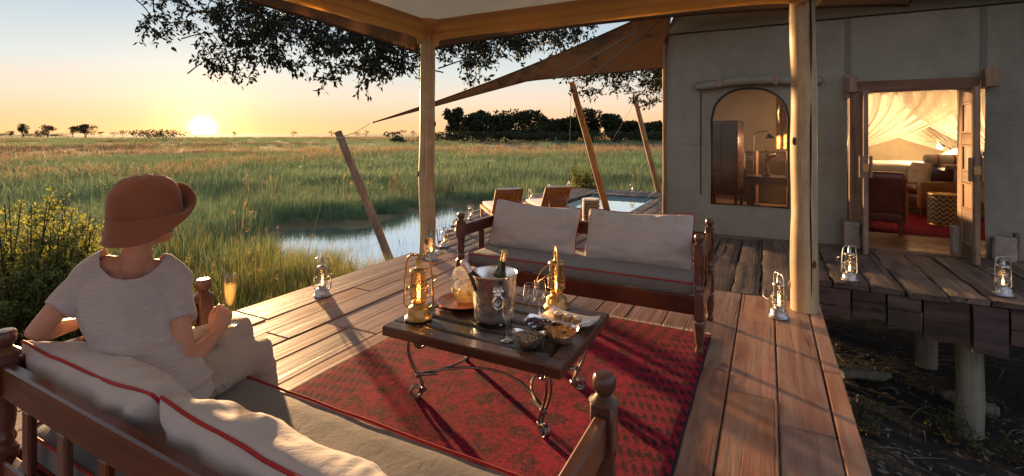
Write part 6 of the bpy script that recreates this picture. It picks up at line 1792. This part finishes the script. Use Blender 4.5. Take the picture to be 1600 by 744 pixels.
M['g_reed'] = grass_mat('reed_grass', (.080, .092, .045), (.125, .095, .055), (.070, .105, .052), .30, (.22, .15, .065))
M['g_head'] = grass_mat('seed_head', (.26, .18, .11), (.36, .26, .16), (.28, .19, .11), .4, (.50, .30, .14))
M['g_far'] = grass_mat('far_grass', (.080, .105, .052), (.12, .105, .058), (.066, .100, .052), .28, (.20, .15, .07))
GC = bpy.data.collections.new('grass_sources')
P_ = []
def pr(name, *a): o = proto(name, *a); GC.objects.link(o); P_.append(o)
for i in range(4): pr('a_green_%d' % i, tuft(i, 46, .30, .35, .75, .011, 0, .8), ('g_green', 'g_head'))
for i in range(3): pr('b_near_%d' % i, tuft(20+i, 50, .22, .30, .80, .008, 1 if i == 0 else 0, .8, .45), ('g_near', 'g_head'))
for i in range(4): pr('c_reed_%d' % i, tuft(40+i, 34, .42, .45, .92, .014, 2+i, .45, .9), ('g_reed', 'g_head'))
for i in range(3): pr('d_far_%d' % i, tuft(60+i, 50, 1.5, .45, .90, .045, 4, .45, 1.5), ('g_far', 'g_head'))
for i in range(3): pr('e_gfar_%d' % i, tuft(80+i, 60, .9, .4, .85, .026, 0, .8), ('g_green', 'g_head'))
for i in range(2): pr('f_stem_%d' % i, tuft(95+i, 7, .45, .5, 1.0, .012, 0, .5), ('g_near', 'g_head'))
NAMES = sorted(o.name for o in P_); IDX = {n: i for i, n in enumerate(NAMES)}
def scatter(name, pts, label):
    me = bpy.data.meshes.new(name); me.from_pydata([p[0] for p in pts], [], [])
    for an, ty, k in (('rotz', 'FLOAT', 1), ('size', 'FLOAT', 2), ('pick', 'INT', 3)):
        at = me.attributes.new(an, ty, 'POINT'); at.data.foreach_set('value', [p[k] for p in pts])
    o = link(name, me, None, kind='stuff', label=label)
    ng = bpy.data.node_groups.new(name+'_nodes', 'GeometryNodeTree')
    ng.interface.new_socket('Geometry', in_out='INPUT', socket_type='NodeSocketGeometry'); ng.interface.new_socket('Geometry', in_out='OUTPUT', socket_type='NodeSocketGeometry')
    N = ng.nodes; gi = N.new('NodeGroupInput'); go = N.new('NodeGroupOutput'); ip = N.new('GeometryNodeInstanceOnPoints'); ci = N.new('GeometryNodeCollectionInfo')
    ci.inputs['Collection'].default_value = GC; ci.inputs['Separate Children'].default_value = True; ci.inputs['Reset Children'].default_value = True
    def na(nm, ty):
        q = N.new('GeometryNodeInputNamedAttribute'); q.data_type = ty; q.inputs['Name'].default_value = nm; return q.outputs[0]
    cx_ = N.new('ShaderNodeCombineXYZ'); ng.links.new(na('rotz', 'FLOAT'), cx_.inputs[2])
    ng.links.new(gi.outputs[0], ip.inputs['Points']); ng.links.new(ci.outputs[0], ip.inputs['Instance']); ip.inputs['Pick Instance'].default_value = True
    ng.links.new(na('pick', 'INT'), ip.inputs['Instance Index']); ng.links.new(cx_.outputs[0], ip.inputs['Rotation']); ng.links.new(na('size', 'FLOAT'), ip.inputs['Scale'])
    ng.links.new(ip.outputs[0], go.inputs[0])
    o.modifiers.new('scatter', 'NODES').node_group = ng; return o
gr = random.Random(99)
def blocked(x, y):
    if -4.0 < x < .7 and y < 5.2: return True
    if x > -1.7 and y < 14.2: return True
    if y < 17.1 and y > 4.7 and x > left_edge(y)-.15 and x < -1.3: return True
    return pond_mask(x, y) > -.02
def polar(d0, d1, n, fn, a0=-68, a1=30):
    n = int(n*1.3) if a0 == -68 else n
    for _ in range(n):
        d = math.sqrt(gr.uniform(d0*d0, d1*d1)); a = HEAD-R(gr.uniform(a0, a1)); x, y = -d*math.sin(a), d*math.cos(a)
        if not blocked(x, y): fn(x, y, d)
near_pts = []; reed_pts = []
def pk(pre, n): return IDX['%s_%d' % (pre, gr.randrange(n))]
def f_near(x, y, d):
    kind = pk('b_near', 3) if gr.random() < sstep(15, 7, d) else pk('a_green', 4)
    edge = sstep(-.55, -.05, pond_mask(x, y)); s = gr.uniform(.65, 1.15)*(1-.35*edge)
    if -6.6 < x and y < 5.5: s *= .85
    near_pts.append(((x, y, ground_z(x, y)), gr.uniform(0, 6.28), s, kind))
polar(3.6, 9, 2600, f_near, -85, 30); polar(9, 18, 3600, f_near, -60, 25); polar(18, 30, 3200, f_near)
def f_mid(x, y, d):
    b = nz((x, y, 0), .05)+.5*nz((x, y, 7), .16)
    near_pts.append(((x, y, ground_z(x, y)), gr.uniform(0, 6.28), gr.uniform(.8, 1.25), pk('e_gfar', 3)))
polar(24, 60, 3800, f_mid)
def reed_start(x, y):
    # the reeds come closer on the left (towards the sun) than in front of the pool
    az = math.atan2(-x, y)-HEAD
    return 43-13*sstep(R(5), R(35), az)+6*nz((x, y, 0), .12)
def f_stem(x, y, d): pass
for _ in range(1500):
    x, y = gr.uniform(-12.5, -5.2), gr.uniform(5.5, 15); pm = pond_mask(x, y)
    if -.02 < pm < .75 and not (y < 17 and x > left_edge(y)-.2) and nz((x, y, 8), .8) > .02+.35*pm:
        near_pts.append(((x, y, GZ-.28), gr.uniform(0, 6.28), gr.uniform(.35, .62), pk('f_stem', 2)))
def f_reed(x, y, d):
    if d > reed_start(x, y) and nz((x, y, 5), .10)+.5*nz((x, y, 6), .035) > -.04:
        reed_pts.append(((x, y, ground_z(x, y)), gr.uniform(0, 6.28), gr.uniform(.62, .98), pk('c_reed', 4)))
polar(12, 70, 7500, f_reed)
polar(12, 28, 150, lambda x, y, d: reed_pts.append(((x, y, ground_z(x, y)), gr.uniform(0, 6.28), gr.uniform(.8, 1.05), pk('c_reed', 4))) if nz((x, y, 2), .3) > .22 else None)
def f_far(x, y, d):
    p = nz((x, y*.6, 9), .028)+.5*nz((x, y, 2), .09)
    if p > -.02: reed_pts.append(((x, y, GZ), gr.uniform(0, 6.28), gr.uniform(.5, .85)*(1+.5*max(0, p)), pk('d_far', 3)))
    elif gr.random() < .6: near_pts.append(((x, y, GZ), gr.uniform(0, 6.28), gr.uniform(1.0, 1.6), pk('e_gfar', 3)))
polar(55, 330, 9500, f_far)
scatter('meadow_grass', near_pts, 'lush green grass around the pond and the pool deck')
scatter('reed_field', reed_pts, 'tan reeds and seed heads across the open floodplain')
# ---- litter below the platform
M['twig'] = plain('dead_twig', (.16, .13, .11), .9, .5, 60, .3)
m = MB(); lr = random.Random(8)
for k in range(420):
    x, y = lr.uniform(.45, 4.2), lr.uniform(1.2, 8); z = ground_z(x, y)+.012; a = lr.uniform(0, PI); l = lr.uniform(.06, .38); d = V((math.cos(a), math.sin(a), lr.uniform(-.05, .18)))
    p = V((x, y, z)); m.tube([p-d*l/2, p+V((lr.gauss(0, .02), lr.gauss(0, .02), .02)), p+d*l/2], [.004, .005, .002], 4)
for k in range(1600):
    x, y = lr.uniform(.45, 4.4), lr.uniform(1.0, 8); p = V((x, y, ground_z(x, y)+lr.uniform(.005, .03))); add_leaf(m, p, V((lr.gauss(0, 1), lr.gauss(0, 1), .1)).normalized(), V((lr.gauss(0, .5), lr.gauss(0, .5), 1)).normalized(), lr.uniform(.04, .09), lr.uniform(.02, .04))
m.build('leaf_litter', M['twig'], None, kind='stuff', label='dead twigs and leaves on the dark soil')
for i, (x, y, l, rz) in enumerate(((.95, 6.5, .5, 20), (1.75, 6.3, .4, 155))):
    z = ground_z(x, y); q = empty('fallen_log', (x, y, z), R(rz), label=('pale fallen log under the platform edge', 'short fallen log right of the pale one under the platform')[i], cat='log', group='fallen logs')
    MB().tube([(-l/2, 0, .05), (-.1, .03, .06), (.15, -.01, .055), (l/2, .04, .05)], [.05, .062, .055, .03], 10).build('wood', M['log'], q)
for i, (x, y) in enumerate(((.75, 5.3), (1.42, 5.55), (1.82, 5.35), (1.95, 4.9))):
    shrub((x, y, ground_z(x, y)), .28, .28, 230+i, ('weed on the dark soil beside the pale fallen log', 'weed just left of the front support post', 'weed at the foot of the front support post, on its right', 'weed nearest the deck edge, right of the front support post')[i], 'leaf_bush', 8, 5, 5, (.03, .05), name='weed')['group'] = 'weeds on the dark soil'
